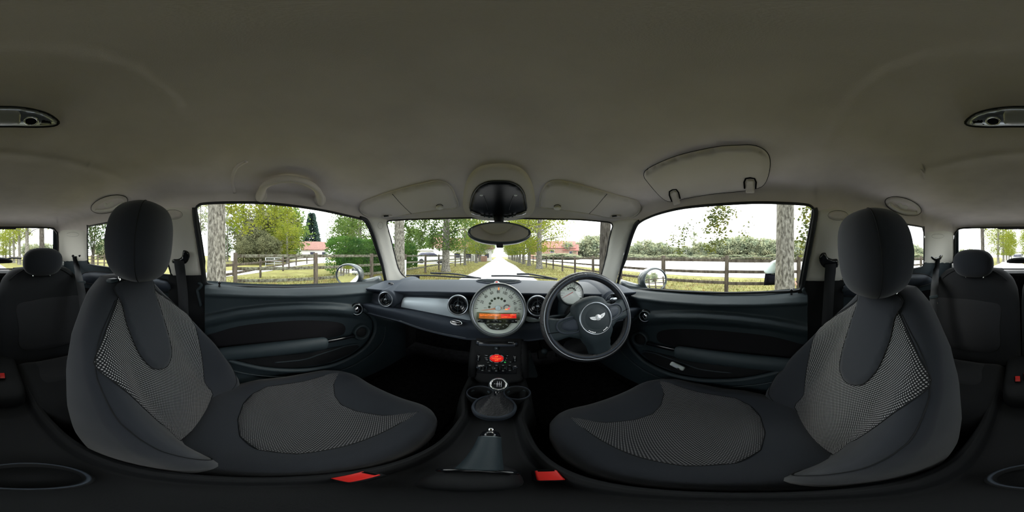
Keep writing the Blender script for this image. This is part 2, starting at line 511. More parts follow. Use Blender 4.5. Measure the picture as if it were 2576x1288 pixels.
_mo = np.array([(0, 128), (120, 132), (240, 150), (340, 185), (410, 235), (455, 290), (490, 350), (512, 410), (520, 455)], float)
_mA, _mB = _mo[:-1], _mo[1:]
def head_off(px, py):
    q = px if px < 1288 else px - 2576
    o = 0.0
    if -336 <= q <= 332:
        d = py - _rf(q); fade = min(1, (332 - abs(q)) / 60)
        o += (.008 * math.exp(-(d / 7) ** 2) - .012 * sstep(0, 22, d) * (1 - sstep(60, 130, d))) * fade
    d = edge_dist(abs(q), py, _mA, _mB)                    # the long shallow moulding across the roof
    o += .0045 * math.exp(-(d / 22) ** 2) * sstep(20, 90, py)
    # shadow gap round the side visor
    return o
_nc, _nr = 460, 96
def _ceil(u, v):
    px = u * 2576; y0 = _hf(px); py = y0 * (1 - v)
    return shell(px, py, head_off(px, py) * sstep(0, .08, v))
g = grid(_nc, _nr, _ceil)
tag(put('ceiling', (g[0], [tuple(reversed(f)) for f in g[1]]), 'headliner'), 'warm grey fabric headliner of the car roof', 'headliner', kind='structure')

# outer skin of the roof
g = grid(_nc, 40, lambda u, v: shell(u * 2576, (_hf(u * 2576) - 4) * (1 - v), -.05))
tag(put('roof', g, 'mirror_shell'), 'outer metal skin of the car roof', 'car roof', kind='structure')

def seal(name, pts, rad, parent, off=.002, n=3, closed=True):
    p = smooth_path([(*q, 0) for q in pts], n, closed)
    return put(name, tube([shell(v.x, v.y, off) for v in p], rad, 8, closed), 'rubber', parent)
WIN = [('window_1', WS, 'wide windscreen glass above the dashboard', 'windscreen', 30, .004), ('window_2', DL, 'side window of the passenger door', 'side window', 26, .0055),
       ('window_3', DR, 'side window of the driver door', 'side window', 26, .0055), ('window_4', QL, 'rear quarter window on the passenger side', 'side window', 24, .005),
       ('window_5', QR, 'rear quarter window on the driver side', 'side window', 24, .005), ('window_6', RW, 'rear window of the tailgate', 'rear window', 24, .007)]
for nm, poly, lab, cat, st, rad in WIN:
    o = put(nm, region(poly, st, lambda x, y: shell(x, y, -.010)), 'glass')
    tag(o, lab, cat, kind='structure')
    seal('window_seal', poly, rad, o)
    if nm == 'window_2':     # thick black frame of the frameless glass, front and rear edges
        put('window_channel', tube([shell(v.x, v.y, .004) for v in smooth_path([(490, 522, 0), (493, 560, 0), (501, 610, 0), (508, 657, 0), (516, 720, 0)], 4)], .011, 10), 'rubber', o)
        put('window_channel', tube([shell(v.x, v.y, .004) for v in smooth_path([(905, 548, 0), (921, 554, 0), (932, 574, 0), (940, 594, 0), (950, 627, 0), (961, 664, 0), (972, 718, 0)], 4)], .010, 10), 'rubber', o)
    if nm == 'window_3':
        put('window_channel', tube([shell(v.x, v.y, .004) for v in smooth_path([(2049, 524, 0), (2051, 536, 0), (2045, 573, 0), (2038, 610, 0), (2029, 657, 0), (2019, 713, 0), (2016, 736, 0)], 4)], .011, 10), 'rubber', o)
        put('window_channel', tube([shell(v.x, v.y, .004) for v in smooth_path([(1551, 724, 0), (1570, 650, 0), (1584, 600, 0), (1597, 567, 0), (1608, 556, 0)], 4)], .008, 10), 'rubber', o)
    if nm == 'window_6':
        for a, b in ((2400, 2412), (2709, 2722)):
            put('window_border', region([(a, 578), (b, 576), (b, 676), (a, 676)], 8, lambda x, y: shell(x, y, -.004)), 'black_plastic', o)
        put('brake_light_housing', pillow([(2506, 571), (2622, 571), (2614, 577), (2512, 577)], 5, lambda x, y, f: shell(x, y, f), .012, 3), 'dark_plastic', o)

# pillar trims
PIL = [('trim_1', [(921, 550), (935, 546), (955, 548), (973, 553), (975, 562), (985, 603), (995, 646), (1003, 674), (1011, 688), (1023, 698), (1042, 705), (1046, 722), (1000, 730), (977, 730), (972.5, 713), (962, 665), (951.5, 631), (940, 592), (929, 562)],
        'pale front pillar trim beside the passenger door window'),
       ('trim_2', [(1541, 560), (1560, 553), (1590, 550), (1608, 553), (1594, 566), (1580, 600), (1566, 650), (1548, 718), (1544, 735), (1500, 730), (1490, 712), (1500, 705), (1513, 690), (1526, 638), (1533, 599), (1538, 580), (1540, 568)],
        'pale front pillar trim beside the driver door window'),
       ('trim_3', [(388, 533), (412, 525), (435, 522), (460, 522.5), (486, 529), (493, 575), (501, 640), (508.5, 692), (470, 693), (430, 694), (421, 650), (409, 600), (399, 545)],
        'pale centre pillar trim behind the passenger door'),
       ('trim_4', [(2057, 531), (2075, 526), (2100, 525), (2125, 527), (2148, 533), (2149, 552), (2142, 600), (2133, 650), (2121, 700), (2112, 708), (2070, 708), (2026, 707), (2036, 655), (2046, 595)],
        'pale centre pillar trim behind the driver door'),
       ('trim_5', [(143.5, 584), (160, 578.5), (182, 577.5), (203, 579), (219, 582), (219.5, 620), (220.5, 656), (185, 657), (147, 658), (145.5, 620)], 'pale rear pillar trim on the passenger side'),
       ('trim_6', [(2327, 585), (2346, 582), (2374, 580.5), (2399, 585), (2400, 620), (2400, 662), (2360, 662), (2326, 661), (2325, 620)], 'pale rear pillar trim on the driver side')]
TR = {}
for nm, poly, lab in PIL:
    TR[nm] = tag(put(nm, pillow(poly, 7, lambda x, y, f: shell(x, y, f), .012, 9), 'pillar'), lab, 'pillar trim', kind='structure')
def oval(cx, cy, a, b, n=28, tilt=0.0):
    ca, sa = math.cos(tilt), math.sin(tilt)
    return [(cx + a * math.cos(t) * ca - b * math.sin(t) * sa, cy + a * math.cos(t) * sa + b * math.sin(t) * ca) for t in [2 * math.pi * k / n for k in range(n)]]
for pa, c in ((TR['trim_3'], (434, 540, 25, 11.5)), (TR['trim_4'], (2108, 542, 25, 12)), (TR['trim_1'], (957, 567, 6, 8)), (TR['trim_6'], (2359, 594, 15, 5)), (TR['trim_5'], (183, 590, 15, 5))):
    big = c[2] > 20
    put('oval_cover', pillow(oval(*c), 4, lambda x, y, f: shell(x, y, f + .010), .008 if big else .003, 4), 'visor' if big else 'pillar', pa)
    put('cover_gap', tube([shell(x, y, .0115) for x, y in oval(c[0], c[1], c[2] + .5, c[3] + .5)], .0007, 6, True), 'dark_plastic', pa)

# lower black linings
def lining(nm, poly, lab, m='black_plastic', st=12, off=.0):
    return tag(put(nm, region(poly, st, lambda x, y: shell(x, y, off)), m), lab, 'lining', kind='structure')
def side_lift(s, px, py, off=0.0):
    return on_x(px, py, s * (.668 - off))
for s, nm, pts, lab in ((-1, 'trim_7', [(424, 692), (470, 692.5), (509, 691), (519, 716), (527, 740), (527, 800), (527, 960), (424, 960)], 'black lower centre pillar trim beside the passenger seat'),
                        (1, 'trim_8', [(2007, 735), (2018, 720), (2026, 706), (2070, 707), (2122, 704), (2122, 960), (2008, 960)], 'black lower centre pillar trim beside the driver seat')):
    o = put(nm, region(pts, 12, lambda x, y: side_lift(s, x, y)), 'dark_plastic')
    tag(o, lab, 'lining', kind='structure')
    q = [(498, 712), (507, 716), (503, 724), (497, 730), (499, 742), (506, 770)] if s < 0 else [(2025, 724), (2021, 730), (2026, 740), (2029, 752), (2027, 775), (2022, 800)]
    put('trim_fold', tube([side_lift(s, a, b, .004) for a, b in [(v.x, v.y) for v in smooth_path([(a, b, 0) for a, b in q], 4)]], .007, 8), 'black_plastic', o)
lining('trim_9', [(143, 656), (185, 656.5), (221, 655), (227, 665), (268, 672), (330, 681), (432, 692), (436, 705), (436, 790), (143, 790)], 'black rear side lining under the passenger side quarter window')
lining('trim_10', [(2118, 705), (2128, 701), (2200, 691), (2296, 676), (2319, 671), (2326, 660), (2402, 661), (2402, 790), (2110, 790)], 'black rear side lining under the driver side quarter window')

# floor pan, side walls, bulkhead and tailgate
def quad(a, b, c, d, n=1): return [Vector(p) for p in (a, b, c, d)], [(0, 1, 2, 3)]
tag(put('floor', box((0, -.1, .19), (1.44, 2.75, .04)), 'carpet', smooth=False), 'black carpet on the car floor', 'carpet', kind='structure')
tag(put('wall_left', box((-.74, -.1, .53), (.04, 2.8, .68)), 'carpet', smooth=False), 'dark passenger side body wall', 'body wall', kind='structure')
tag(put('wall_right', box((.74, -.1, .53), (.04, 2.8, .68)), 'carpet', smooth=False), 'dark driver side body wall', 'body wall', kind='structure')
tag(put('wall_front', box((0, 1.26, .49), (1.5, .04, .60)), 'carpet', smooth=False), 'dark bulkhead at the front of the footwells', 'bulkhead', kind='structure')
tag(put('wall_back', box((0, -1.50, .555), (1.5, .04, .71)), 'carpet', smooth=False), 'dark tailgate lining behind the rear bench', 'tailgate', kind='structure')

# ================================================================== DOORS
def PI_(l): return interp([p[0] for p in l], [p[1] for p in l])
_d0 = PI_([(500, 712), (522, 714), (623, 721), (716, 723.5), (809, 721), (900, 717), (968, 714), (1010, 712)])
_d2 = PI_([(500, 741), (525, 743), (640, 747), (750, 748), (850, 744), (940, 736), (1010, 731)])
_d4 = PI_([(500, 797), (527, 791), (600, 776), (680, 767), (760, 763), (830, 764), (880, 768), (930, 778), (1010, 800)])
def door_x(px, py):
    """how far out the lining stands (car half width) at a bearing on the passenger side"""
    a, c, e = _d0(px), _d2(px), _d4(px)
    fade = 1 - sstep(860, 925, px)
    rows = [a - 14, a - 2, a + 3, a + 12, c - 3, c + 1, c + 5, e - 3, e + 1, e + 6, e + 14, e + 22, e + 27, e + 31, 840, 900, 960, 1060]
    if e + 31 > 836: rows[14] = e + 40
    xs = [.700, .690, .668, .648, .628, .628, .636, .644, .644 - .010 * fade, .644 - .024 * fade, .644 - .034 * fade, .644 - .028 * fade, .644 - .014 * fade, .650, .656, .656, .660, .665]
    return float(np.interp(py, rows, xs))
def door_pt(u, v):
    px = 515 + u * 505; a = _d0(px) - 8
    py = a + (1060 - a) * (v ** 1.25)
    return on_x(px, py, -door_x(px, py))
def dp(px, py, x): return on_x(px, py, -x)
def dpath(pts, x, n=6): return [dp(v.x, v.y, (x(v.x) if callable(x) else x)) for v in smooth_path([(a, b, 0) for a, b in pts], n)]
def side(s, g): return g if s < 0 else mirror_geo(g)
_panel = grid(100, 130, door_pt)
for s, nm, lab in ((-1, 'door_1', 'black passenger door lining with armrest and pocket'), (1, 'door_2', 'black driver door lining with armrest and pocket')):
    g = side(s, _panel)
    g = ([Vector((v.x, v.y, v.z - (.012 if s > 0 else 0))) for v in g[0]], g[1])
    def sd(geo):
        h = side(s, geo)
        return ([Vector((v[0], v[1], v[2] - (.012 if s > 0 else 0))) for v in h[0]], h[1])
    door = put(nm, g, 'black_plastic'); tag(door, lab, 'door', kind='structure')
    # padded armrest and its glossy strut
    ar = dpath([(500, 899), (550, 893), (600, 887), (660, 881), (730, 874), (800, 866), (822, 864)], .612)
    put('armrest', sd(tube(ar, lambda i: .036 * math.sqrt(max(.02, 1 - max(0, (i - len(ar) + 6) / 6.0) ** 2)), 16, flat=(1.0, .75), upv=(0, 0, 1))), 'black_plastic', door)
    put('pull_strut', sd(tube(dpath([(815, 860), (845, 855), (870, 850), (892, 845)], .622), .0085, 10)), 'gloss_black', door)
    # rim of the big door bowl
    rim = [(500, 885), (560, 901), (605, 915), (660, 927), (720, 932), (780, 930), (840, 918), (890, 896), (922, 870), (940, 843), (944, 818), (938, 800), (925, 786), (908, 777)]
    put('bowl_rim', sd(tube(dpath(rim, .628), lambda i: .0115, 12)), 'black_plastic', door)
    put('bowl_edge', sd(tube(dpath([(560, 925), (610, 938), (670, 946), (740, 950), (810, 944), (880, 923), (930, 893), (962, 860), (969, 820), (955, 780), (935, 762)], .652), .005, 8)), 'black_plastic', door)
    put('pocket_lip', sd(tube(dpath([(690, 912), (760, 905), (800, 893), (840, 880), (875, 869), (900, 866)], .640), .004, 8)), 'black_plastic', door)
    put('pocket', sd(pillow([(600, 906), (680, 897), (780, 888), (850, 872), (895, 866), (905, 872), (880, 892), (820, 915), (740, 926), (660, 922), (605, 912)], 14, lambda x, y, f: dp(x, y, .645 - f), .006, 8)), 'dark_plastic', door)
    put('door_insert', sd(pillow(curve_poly([(505, 852), (540, 838), (600, 821), (680, 811), (760, 806), (830, 808), (864, 816), (868, 834), (850, 846), (780, 856), (690, 866), (600, 876), (510, 884)], 3), 12, lambda x, y, f: dp(x, y, .6505 - f), .004, 6)), 'door_cloth', door)
    # loudspeaker
    c = dp(910, 836, .628); fr = frame(c, (1, -.25, .10))
    sp = put('speaker', sd(revolve(fr, [(.050, -.02), (.048, .004), (.044, .010), (.039, .011), (.034, .006), (.031, -.004), (.020, -.008), (0.0001, -.009)], 36)), 'black_plastic', door)
    put('speaker_grille', sd(revolve(fr, [(.030, -.001), (.028, .003), (.015, .005), (.0001, .0055)], 28)), 'dark_plastic', sp)
    # door handle: ring with a chrome thumb lever
    c = dp(897, 778, .634); fr = frame(c, (1, -.35, .12))
    h = put('door_handle', sd(revolve(fr, [(.036, -.015), (.036, .006), (.033, .011), (.028, .011), (.025, .006), (.024, -.006), (.0001, -.012)], 36)), 'gloss_black', door)
    put('handle_ring', sd(revolve(fr, [(.029, .010), (.0285, .0135), (.0265, .0135), (.026, .009)], 36)), 'satin_ring', h)
    Mx = Matrix.Translation(fr(0, 0, .004)); put('thumb_lever', sd(superell(Mx, .010, .016, .017, 1, 1, 20, 12)), 'chrome', h)
    # lock pin
    c = dp(552, 719, .666)
    put('lock_pin', sd(tube([c + Vector((0, 0, -.012)), c, c + Vector((0, 0, .006)), c + Vector((0, 0, .010)), c + Vector((0, 0, .018)), c + Vector((0, 0, .020))], [.005, .005, .003, .006, .006, .003], 10)), 'gloss_black', door)
    put('pin_bush', sd(revolve(frame(c + Vector((0, 0, -.010)), (.3, 0, 1), (0, 1, 0)), [(.011, 0), (.010, .003), (.006, .003)], 16)), 'black_plastic', door)

# grey plastic case lying in the driver's door pocket
c = on_x(1704, 921, .600)
fr = frame(c, (-.9, -.1, .42)); tl = R(-16)
T = thing('plastic_case', 'small pale grey plastic case lying in the driver door pocket', 'case', c)
f2 = tfr(fr, 0, 0, 0, tl)
put('case_body', fbox(f2, (0, 0, 0), (.066, .022, .018), .007, 3), 'pale_grey', T)
put('label_patch', flatpoly(f2, [(-.018, -.006), (.010, -.006), (.010, .006), (-.018, .006)], .0094, .001), 'satin_ring', T, smooth=False)
put('thumb_notch', revolve(tfr(f2, .012, -.0095, .009), [(.006, 0), (.005, .0008), (.0001, .0009)], 16), 'dark_plastic', T)

# door mirrors outside the side windows
def door_mirror(px, py, s, hw, hh, back, lab, mount):
    c = on_x(px, py, s * .885); 
    to = (CAM - c).normalized(); n = (to + Vector(back).normalized()).normalized()
    fr = frame(c, n)
    T = thing('door_mirror', lab, 'mirror', c, 'oval door mirrors')
    put('mirror_glass', revolve(fr, [(1, 0), (.5, .0), (.0001, .0)], 40, sx=hw, sy=hh), 'mirror', T)
    sc = lambda k: [(k, 0)]
    put('housing', revolve(fr, [(.995, .001), (1.05, .008), (1.12, .008), (1.20, -.004), (1.24, -.03), (1.16, -.07), (.85, -.105), (.4, -.125), (.0001, -.13)], 40, sx=hw, sy=hh), 'mirror_shell', T)
    b = fr(-s * hw * .2, -hh * .9, -.05); e = Vector((s * .715, mount[1], mount[2]))
    put('mount', tube([b, b.lerp(e, .4) + Vector((0, 0, -.006)), b.lerp(e, .8), e], [.036, .034, .036, .042], 14, flat=(.7, 1.1), upv=(0, 0, 1)), 'mirror_shell', T)
door_mirror(874, 692, -1, .083, .066, (-.05, -1, -.03), 'oval door mirror outside the passenger window, showing the lane', (0, .78, .895))
door_mirror(1649, 704, 1, .083, .069, (.34, -1, .0), 'oval door mirror outside the driver window, showing sky and trees', (0, .80, .885))

# ================================================================== DASHBOARD
CURV = .28
def on_dash(px, py, y0):
    y = y0
    for _ in range(8):
        p = on_y(px, py, y); y = y0 - CURV * p.x * p.x
    return on_y(px, py, y)
def feat(y0, l):
    P = sorted([(abs(q.x), q.z) for q in (on_dash(px, py, y0) for px, py in l)])
    xs = [p[0] for p in P]; zs = [p[1] for p in P]
    if len(P) > 1:
        k = (zs[-1] - zs[-2]) / max(1e-6, xs[-1] - xs[-2]); xs.append(.70); zs.append(zs[-1] + k * (.70 - xs[-2 + 0]) * .4)
    return lambda x: (y0 - CURV * x * x, float(np.interp(abs(x), xs, zs)))
_TD = [(1018, 748), (1100, 751), (1180, 755)]; _TE = [(1008, 773), (1060, 782), (1120, 794), (1175, 805)]
DASH = [lambda x: (1.10 - .45 * x * x, .845), lambda x: (.98 - .35 * x * x, .900 - .08 * x * x), lambda x: (.88 - CURV * x * x, .930 - .07 * x * x), lambda x: (.79 - CURV * x * x, .921 - .07 * x * x),
        feat(.712, [(1003, 729.5), (1080, 730), (1180, 732)]), feat(.700, [(1003, 733), (1080, 734.5), (1180, 736)]), feat(.708, [(1003, 737), (1080, 738), (1180, 740)]),
        feat(.745, [(1010, 743), (1100, 746), (1180, 750)]), feat(.745, _TD), feat(.735, _TE), feat(.690, [(1000, 776), (1060, 787), (1120, 800), (1188, 811)]),
        feat(.668, [(995, 783), (1060, 799), (1120, 813), (1190, 825)]), feat(.672, [(998, 793), (1060, 811), (1120, 826), (1185, 838)]), feat(.690, [(1005, 806), (1060, 825), (1110, 838), (1172, 850)]),
        feat(.705, [(1005, 810), (1060, 829), (1110, 842), (1172, 854)]), lambda x: (.86, .60), lambda x: (1.15, .52)]
_nx = 96
_rowsub = 4
V, F = [], []
cols = []
for i in range(_nx + 1):
    x = -.64 + 1.28 * i / _nx
    pr = [Vector((x, *f(x))) for f in DASH]
    cols.append(smooth_path(pr, _rowsub))
nr = len(cols[0])
V = [p for c in cols for p in c]
F = [(i * nr + k, (i + 1) * nr + k, (i + 1) * nr + k + 1, i * nr + k + 1) for i in range(_nx) for k in range(nr - 1)]
dash = thing('dashboard', 'dark grey dashboard across the car under the windscreen', 'dashboard', (0, .8, .60))
put('dashboard_body', (V, F), 'grey_plastic', dash)
# thin bright seam under the ledge
put('ledge_seam', tube([on_dash(v.x, v.y, .686) for v in smooth_path([(1004, 806, 0), (1060, 825, 0), (1110, 838, 0), (1172, 850, 0)], 6)], .0012, 6), 'satin_ring', dash)
# silver trim on the passenger side
_ftd, _fte = PI_(_TD), PI_(_TE)
def trim_lift(px, py, f):
    t = (py - _ftd(px)) / (_fte(px) - _ftd(px)); t = min(1.1, max(-.1, t))
    return on_dash(px, py, .738 - .010 * t - .012 * math.sin(math.pi * min(1, max(0, t))) - f)
put('silver_trim', pillow([(1016, 749), (1024, 747.5), (1060, 748.5), (1120, 751.5), (1182, 755), (1190, 770), (1188, 806), (1175, 805), (1120, 794), (1060, 782), (1009, 772.5), (1010, 764), (1012, 755)], 9, trim_lift, .006, 4), 'silver', dash)
put('silver_trim', pillow([(1322, 795), (1335, 797), (1352, 803), (1368, 800), (1368, 812), (1330, 810), (1322, 806)], 6, lambda x, y, f: on_dash(x, y, .715 - f), .005, 3), 'silver', dash)
# oval badge on the glovebox ledge
c = on_dash(1148, 812, .662); fr = frame(c, (-.1, -.75, .66))
b = put('badge', revolve(fr, [(1.0, -.003), (1.0, .003), (.9, .005), (.82, .003)], 32, sx=.0285, sy=.0125), 'chrome', dash)
put('badge_field', revolve(fr, [(.84, .0028), (.4, .0045), (.0001, .005)], 32, sx=.0285, sy=.0125), 'gloss_black', b)
put('badge_bar', fbox(fr, (0, .002, .0055), (.036, .0035, .002), .0008), 'chrome', b)

# speaker grille on top with the alarm light
def dtop(x, y): return .9305 - .07 * x * x - .02 * ((y - .86) / .1) ** 2
g_ = put('top_grille', region(oval(-.004, .835, .112, .040, 40), .012, lambda x, y: Vector((x, y, dtop(x, y) + .001))), 'void', dash)
for k in range(7):
    yy = .803 + .0105 * k; hw = .110 * math.sqrt(max(.03, 1 - ((yy - .835) / .040) ** 2)) - .002
    put('grille_bar', tube([Vector((-.004 + hw * (t / 8 * 2 - 1), yy, dtop(0, yy) + .0035)) for t in range(9)], .0022, 6), 'black_plastic', g_)
put('grille_frame', tube([Vector((x, y, dtop(x, y) + .002)) for x, y in oval(-.004, .835, .114, .042, 48)], .003, 8, True), 'grey_plastic', dash)
put('alarm_light', superell(Matrix.Translation((-.012, .800, dtop(0, .80) + .003)), .014, .010, .009, 1, 1, 20, 10), 'pale_grey', dash)
put('alarm_lens', superell(Matrix.Translation((-.012, .795, dtop(0, .80) + .006)), .007, .006, .006, 1, 1, 16, 8), 'red_plastic', dash)

# round air vents
def vent(c, r, n, nm='air_vent'):
    fr = frame(c, n)
    v = put(nm, revolve(fr, [(r * .78, -.05), (r * .80, -.012), (r * .84, 0), (r * .9, .004), (r * .97, .003), (r, -.004), (r * 1.02, -.03)], 40), 'black_plastic', dash)
    put('vent_ring', revolve(fr, [(r * .83, .001), (r * .86, .0055), (r * .93, .007), (r * .98, .005), (r * 1.0, .001)], 40), 'satin_ring', v)
    put('vent_barrel', revolve(fr, [(r * .8, -.003), (r * .74, -.001), (r * .66, -.006), (r * .5, -.012), (.0001, -.012)], 36), 'gloss_black', v)
    for a in (0, math.pi / 2):
        f2 = tfr(fr, 0, 0, 0, a)
        put('vent_vane', fbox(f2, (0, 0, -.004), (r * 1.5, .0022, .006), .0006), 'black_plastic', v)
    put('vent_ring_vane', tube([fr(r * .42 * math.cos(t), r * .42 * math.sin(t), -.004) for t in [2 * math.pi * k / 28 for k in range(28)]], .0012, 6, True), 'black_plastic', v)
    put('vent_knob', superell(Matrix.Translation(fr(0, 0, .000)), .0075, .0075, .006, 1, 1, 14, 8), 'satin_ring', v)
    return v
for s in (-1, 1):
    c = on_y(970, 753, .610) if s < 0 else on_y(1541, 757, .615)
    # vent tower at the end of the dash
    a = c + Vector((0, .012, 0)); path = [a, a + Vector((0, .06, .010)), a + Vector((s * .004, .13, .022)), a + Vector((s * .010, .20, .028)), a + Vector((s * .02, .27, .024))]
    put('vent_tower', tube(smooth_path(path, 5), lambda i: .049 + .0008 * i, 24, flat=(1.02, 1.15), upv=(0, 0, 1)), 'grey_plastic', dash)
    t = on_y(983, 717, .69) if s < 0 else on_y(1529, 727, .69)
    f2 = frame(t + Vector((0, 0, .004)), (0, -.55, .83), (0, 1, 0))
    put('demist_outlet', revolve(f2, [(1.15, -.004), (1.1, .004), (.95, .005), (.9, -.003), (.0001, -.004)], 28, sx=.017, sy=.011), 'gloss_black', dash)
    vent(c, .0405, (-s * .35, -1, .10))
    c = on_y(1152, 768, .662) if s < 0 else on_y(1352, 770, .662)
    vent(c, .0465, (-s * .12, -1, .16))

# ------------------------------------------------------------------ round central speedometer
SPO = on_y(1253, 781, .640); SPN = Vector((.02, -.962, .27)).normalized()
sp = thing('speedometer', 'big round central speedometer with pale dial and amber display', 'speedometer', SPO)
fr = frame(SPO, SPN)
def sloc(px, py, h=0.0):
    """bearing -> position on the dial"""
    p = on_plane(px, py, SPO + SPN * h, SPN) - SPO
    x = Vector((0, 0, 1)).cross(SPN).normalized(); y = SPN.cross(x)
    return p.dot(x), p.dot(y)
RB = .1165
put('bezel', revolve(fr, [(RB * .885, -.004), (RB * .90, .006), (RB * .935, .010), (RB * .975, .006), (RB, -.004), (RB * 1.02, -.03), (RB * 1.02, -.14)], 72), 'mirror_shell', sp)
put('bezel_ring', revolve(fr, [(RB * .855, -.006), (RB * .865, .004), (RB * .885, .0065), (RB * .90, .006)], 72), 'satin_ring', sp)
RF = RB * .86
put('dial', revolve(fr, [(RF * 1.005, -.006), (RF * .6, -.006), (.0001, -.006)], 64), 'dial_face', sp)
# the scale, drawn from the dial's middle
ccx, ccy = sloc(1253, 776)
H = -.0052
def at_ang(deg, r): t = R(deg); return ccx + r * math.cos(t), ccy + r * math.sin(t)
for i in range(33):
    v = i * 5; deg = 180 - v / 160 * 184 + 2
    big = v % 20 == 0; mid = v % 10 == 0
    r1 = RF * .93; r0 = RF * (.80 if big else .84 if mid else .875)
    x, y = at_ang(deg, (r0 + r1) / 2)
    put('scale_mark', flatpoly(tfr(fr, x, y, H, R(deg)), [(-(r1 - r0) / 2, -.0011 if big else -.0006), ((r1 - r0) / 2, -.0011 if big else -.0006), ((r1 - r0) / 2, .0011 if big else .0006), (-(r1 - r0) / 2, .0011 if big else .0006)]), 'ink', sp, smooth=False)
for i in range(1, 9):
    v = i * 20; deg = 180 - v / 160 * 184 + 2; x, y = at_ang(deg, RF * .695)
    put('scale_number', text_geo(tfr(fr, x, y, H, R(deg - 90)), str(v), .0185, xs=.72), 'ink', sp, smooth=False)
x, y = sloc(1221, 775); put('unit_text', text_geo(tfr(fr, x, y, H), 'MPH', .006), 'ink', sp, smooth=False)
for q in [(1230.5, 772.5), (1232.5, 763.5), (1237, 756.5), (1244.5, 751.5), (1253.5, 749.5), (1262, 752), (1269.5, 757)]:
    x, y = sloc(*q); put('warning_lamp', revolve(tfr(fr, x, y, H), [(.0052, -.0003), (.0048, .0006), (.0001, .0008)], 18), 'ink' if q[0] > 1268 else 'dial_green', sp)
x, y = sloc(1254.5, 726); put('indicator_light', revolve(tfr(fr, x, y, H), [(1, 0), (.6, .001), (.0001, .0012)], 18, sx=.0026, sy=.0052), 'amber_light', sp)
gx, gy = sloc(1275, 774)
for i in range(11):
    deg = 200 - i * 20
    if deg < 5: continue
    f2 = tfr(fr, gx + .0115 * math.cos(R(deg)), gy + .0115 * math.sin(R(deg)), H, R(deg))
    put('fuel_mark', flatpoly(f2, [(-.003, -.0011), (.003, -.0011), (.003, .0011), (-.003, .0011)]), 'ink', sp, smooth=False)
for q, r, m in [((1272.5, 778.5), .0030, 'amber_light'), ((1276, 778.5), .0026, 'amber_light'), ((1280, 776.5), .0032, 'red_light'), ((1282.5, 771.5), .0016, 'red_light')]:
    x, y = sloc(*q); put('fuel_light', revolve(tfr(fr, x, y, H), [(r, 0), (r * .6, .0008), (.0001, .001)], 14), m, sp)
# needle
nx_, ny_ = sloc(1253, 775.5); tx, ty = sloc(1211, 781)
an = math.atan2(ty - ny_, tx - nx_); ln = math.hypot(tx - nx_, ty - ny_)
put('needle', flatpoly(tfr(fr, nx_, ny_, -.001, an), [(-.014, -.0022), (0, -.0026), (ln, -.0006), (ln, .0006), (0, .0026), (-.014, .0022)], 0, .0012), 'orange_needle', sp, smooth=False)
put('needle_hub', revolve(tfr(fr, nx_, ny_, -.002), [(.0115, -.002), (.0105, .003), (.008, .004), (.0001, .0045)], 28), 'silver', sp)
# display and buttons
def srect(x0, y0, x1, y1, h, th, m, nm, par=None, bev=0.0012):
    a = sloc(x0, y1); b = sloc(x1, y0)
    return put(nm, fbox(fr, ((a[0] + b[0]) / 2, (a[1] + b[1]) / 2, h), (abs(b[0] - a[0]), abs(b[1] - a[1]), th), bev), m, par or sp)
dsp = srect(1198.5, 786.5, 1307, 804, -.004, .006, 'olive_screen_edge', 'display')
srect(1205, 789.5, 1260, 800.5, -.0008, .001, 'amber_screen', 'display_area', dsp, .0002)
srect(1260, 789.5, 1299, 801, -.0008, .001, 'red_screen', 'display_area', dsp, .0002)
for row, x0, x1, m, par in ((792.5, 1207, 1258, 'amber_light', dsp), (797.5, 1207, 1258, 'olive_screen_edge', dsp), (792.3, 1284, 1297, 'amber_light', dsp), (797.5, 1262, 1290, 'amber_light', dsp)):
    rr_ = random.Random(int(row * 10)); x = x0
    while x < x1 - 2:
        w = rr_.choice((1.2, 2.0, 2.6, 3.4)); a = sloc(x, row + rr_.uniform(-.9, .9)); b = sloc(x + w, row)
        put('display_segment', fbox(fr, ((a[0] + b[0]) / 2, a[1], .0), (abs(b[0] - a[0]), .0030 if rr_.random() < .5 else .0016, .0006)), m, par, smooth=False)
        x += w + rr_.uniform(.5, 1.2)
bar = srect(1202, 803, 1301, 811, -.003, .008, 'gloss_black', 'button_row')
for k in range(6):
    a = sloc(1212 + 15.6 * k, 807.5)
    put('button', fbox(fr, (a[0], a[1], .0015), (.020, .008, .003), .001), 'dark_plastic', bar)
    put('button_mark', fbox(fr, (a[0], a[1], .0033), (.008, .0012, .0004)), 'print', bar)
# lower switch panel
pl = [sloc(*q) for q in [(1223, 812), (1281, 812), (1281, 817), (1277, 823), (1268, 828.5), (1252, 830), (1236, 828), (1227, 822), (1223, 817)]]
swp = put('switch_panel', flatpoly(fr, [(v.x, v.y) for v in smooth_path([(p[0], p[1], 0) for p in pl], 4, True)], .0015, .008), 'gloss_black', sp, smooth=False)
for q, w in [((1225.5, 816.5), .003), ((1228.5, 817), .003), ((1244.5, 816.3), .009), ((1258, 816.3), .009), ((1273, 816), .004), ((1276, 817.5), .004), ((1234, 822), .007), ((1266, 822), .005), ((1247, 825), .003), ((1251, 826.5), .006), ((1255, 825), .003)]:
    a = sloc(*q); put('button_mark', fbox(fr, (a[0], a[1], .0019), (w, .0022, .0005)), 'print', swp, smooth=False)
put('cover_glass', revolve(fr, [(RF * 1.0, .0035), (RF * .6, .0045), (.0001, .005)], 48), 'glass', sp)

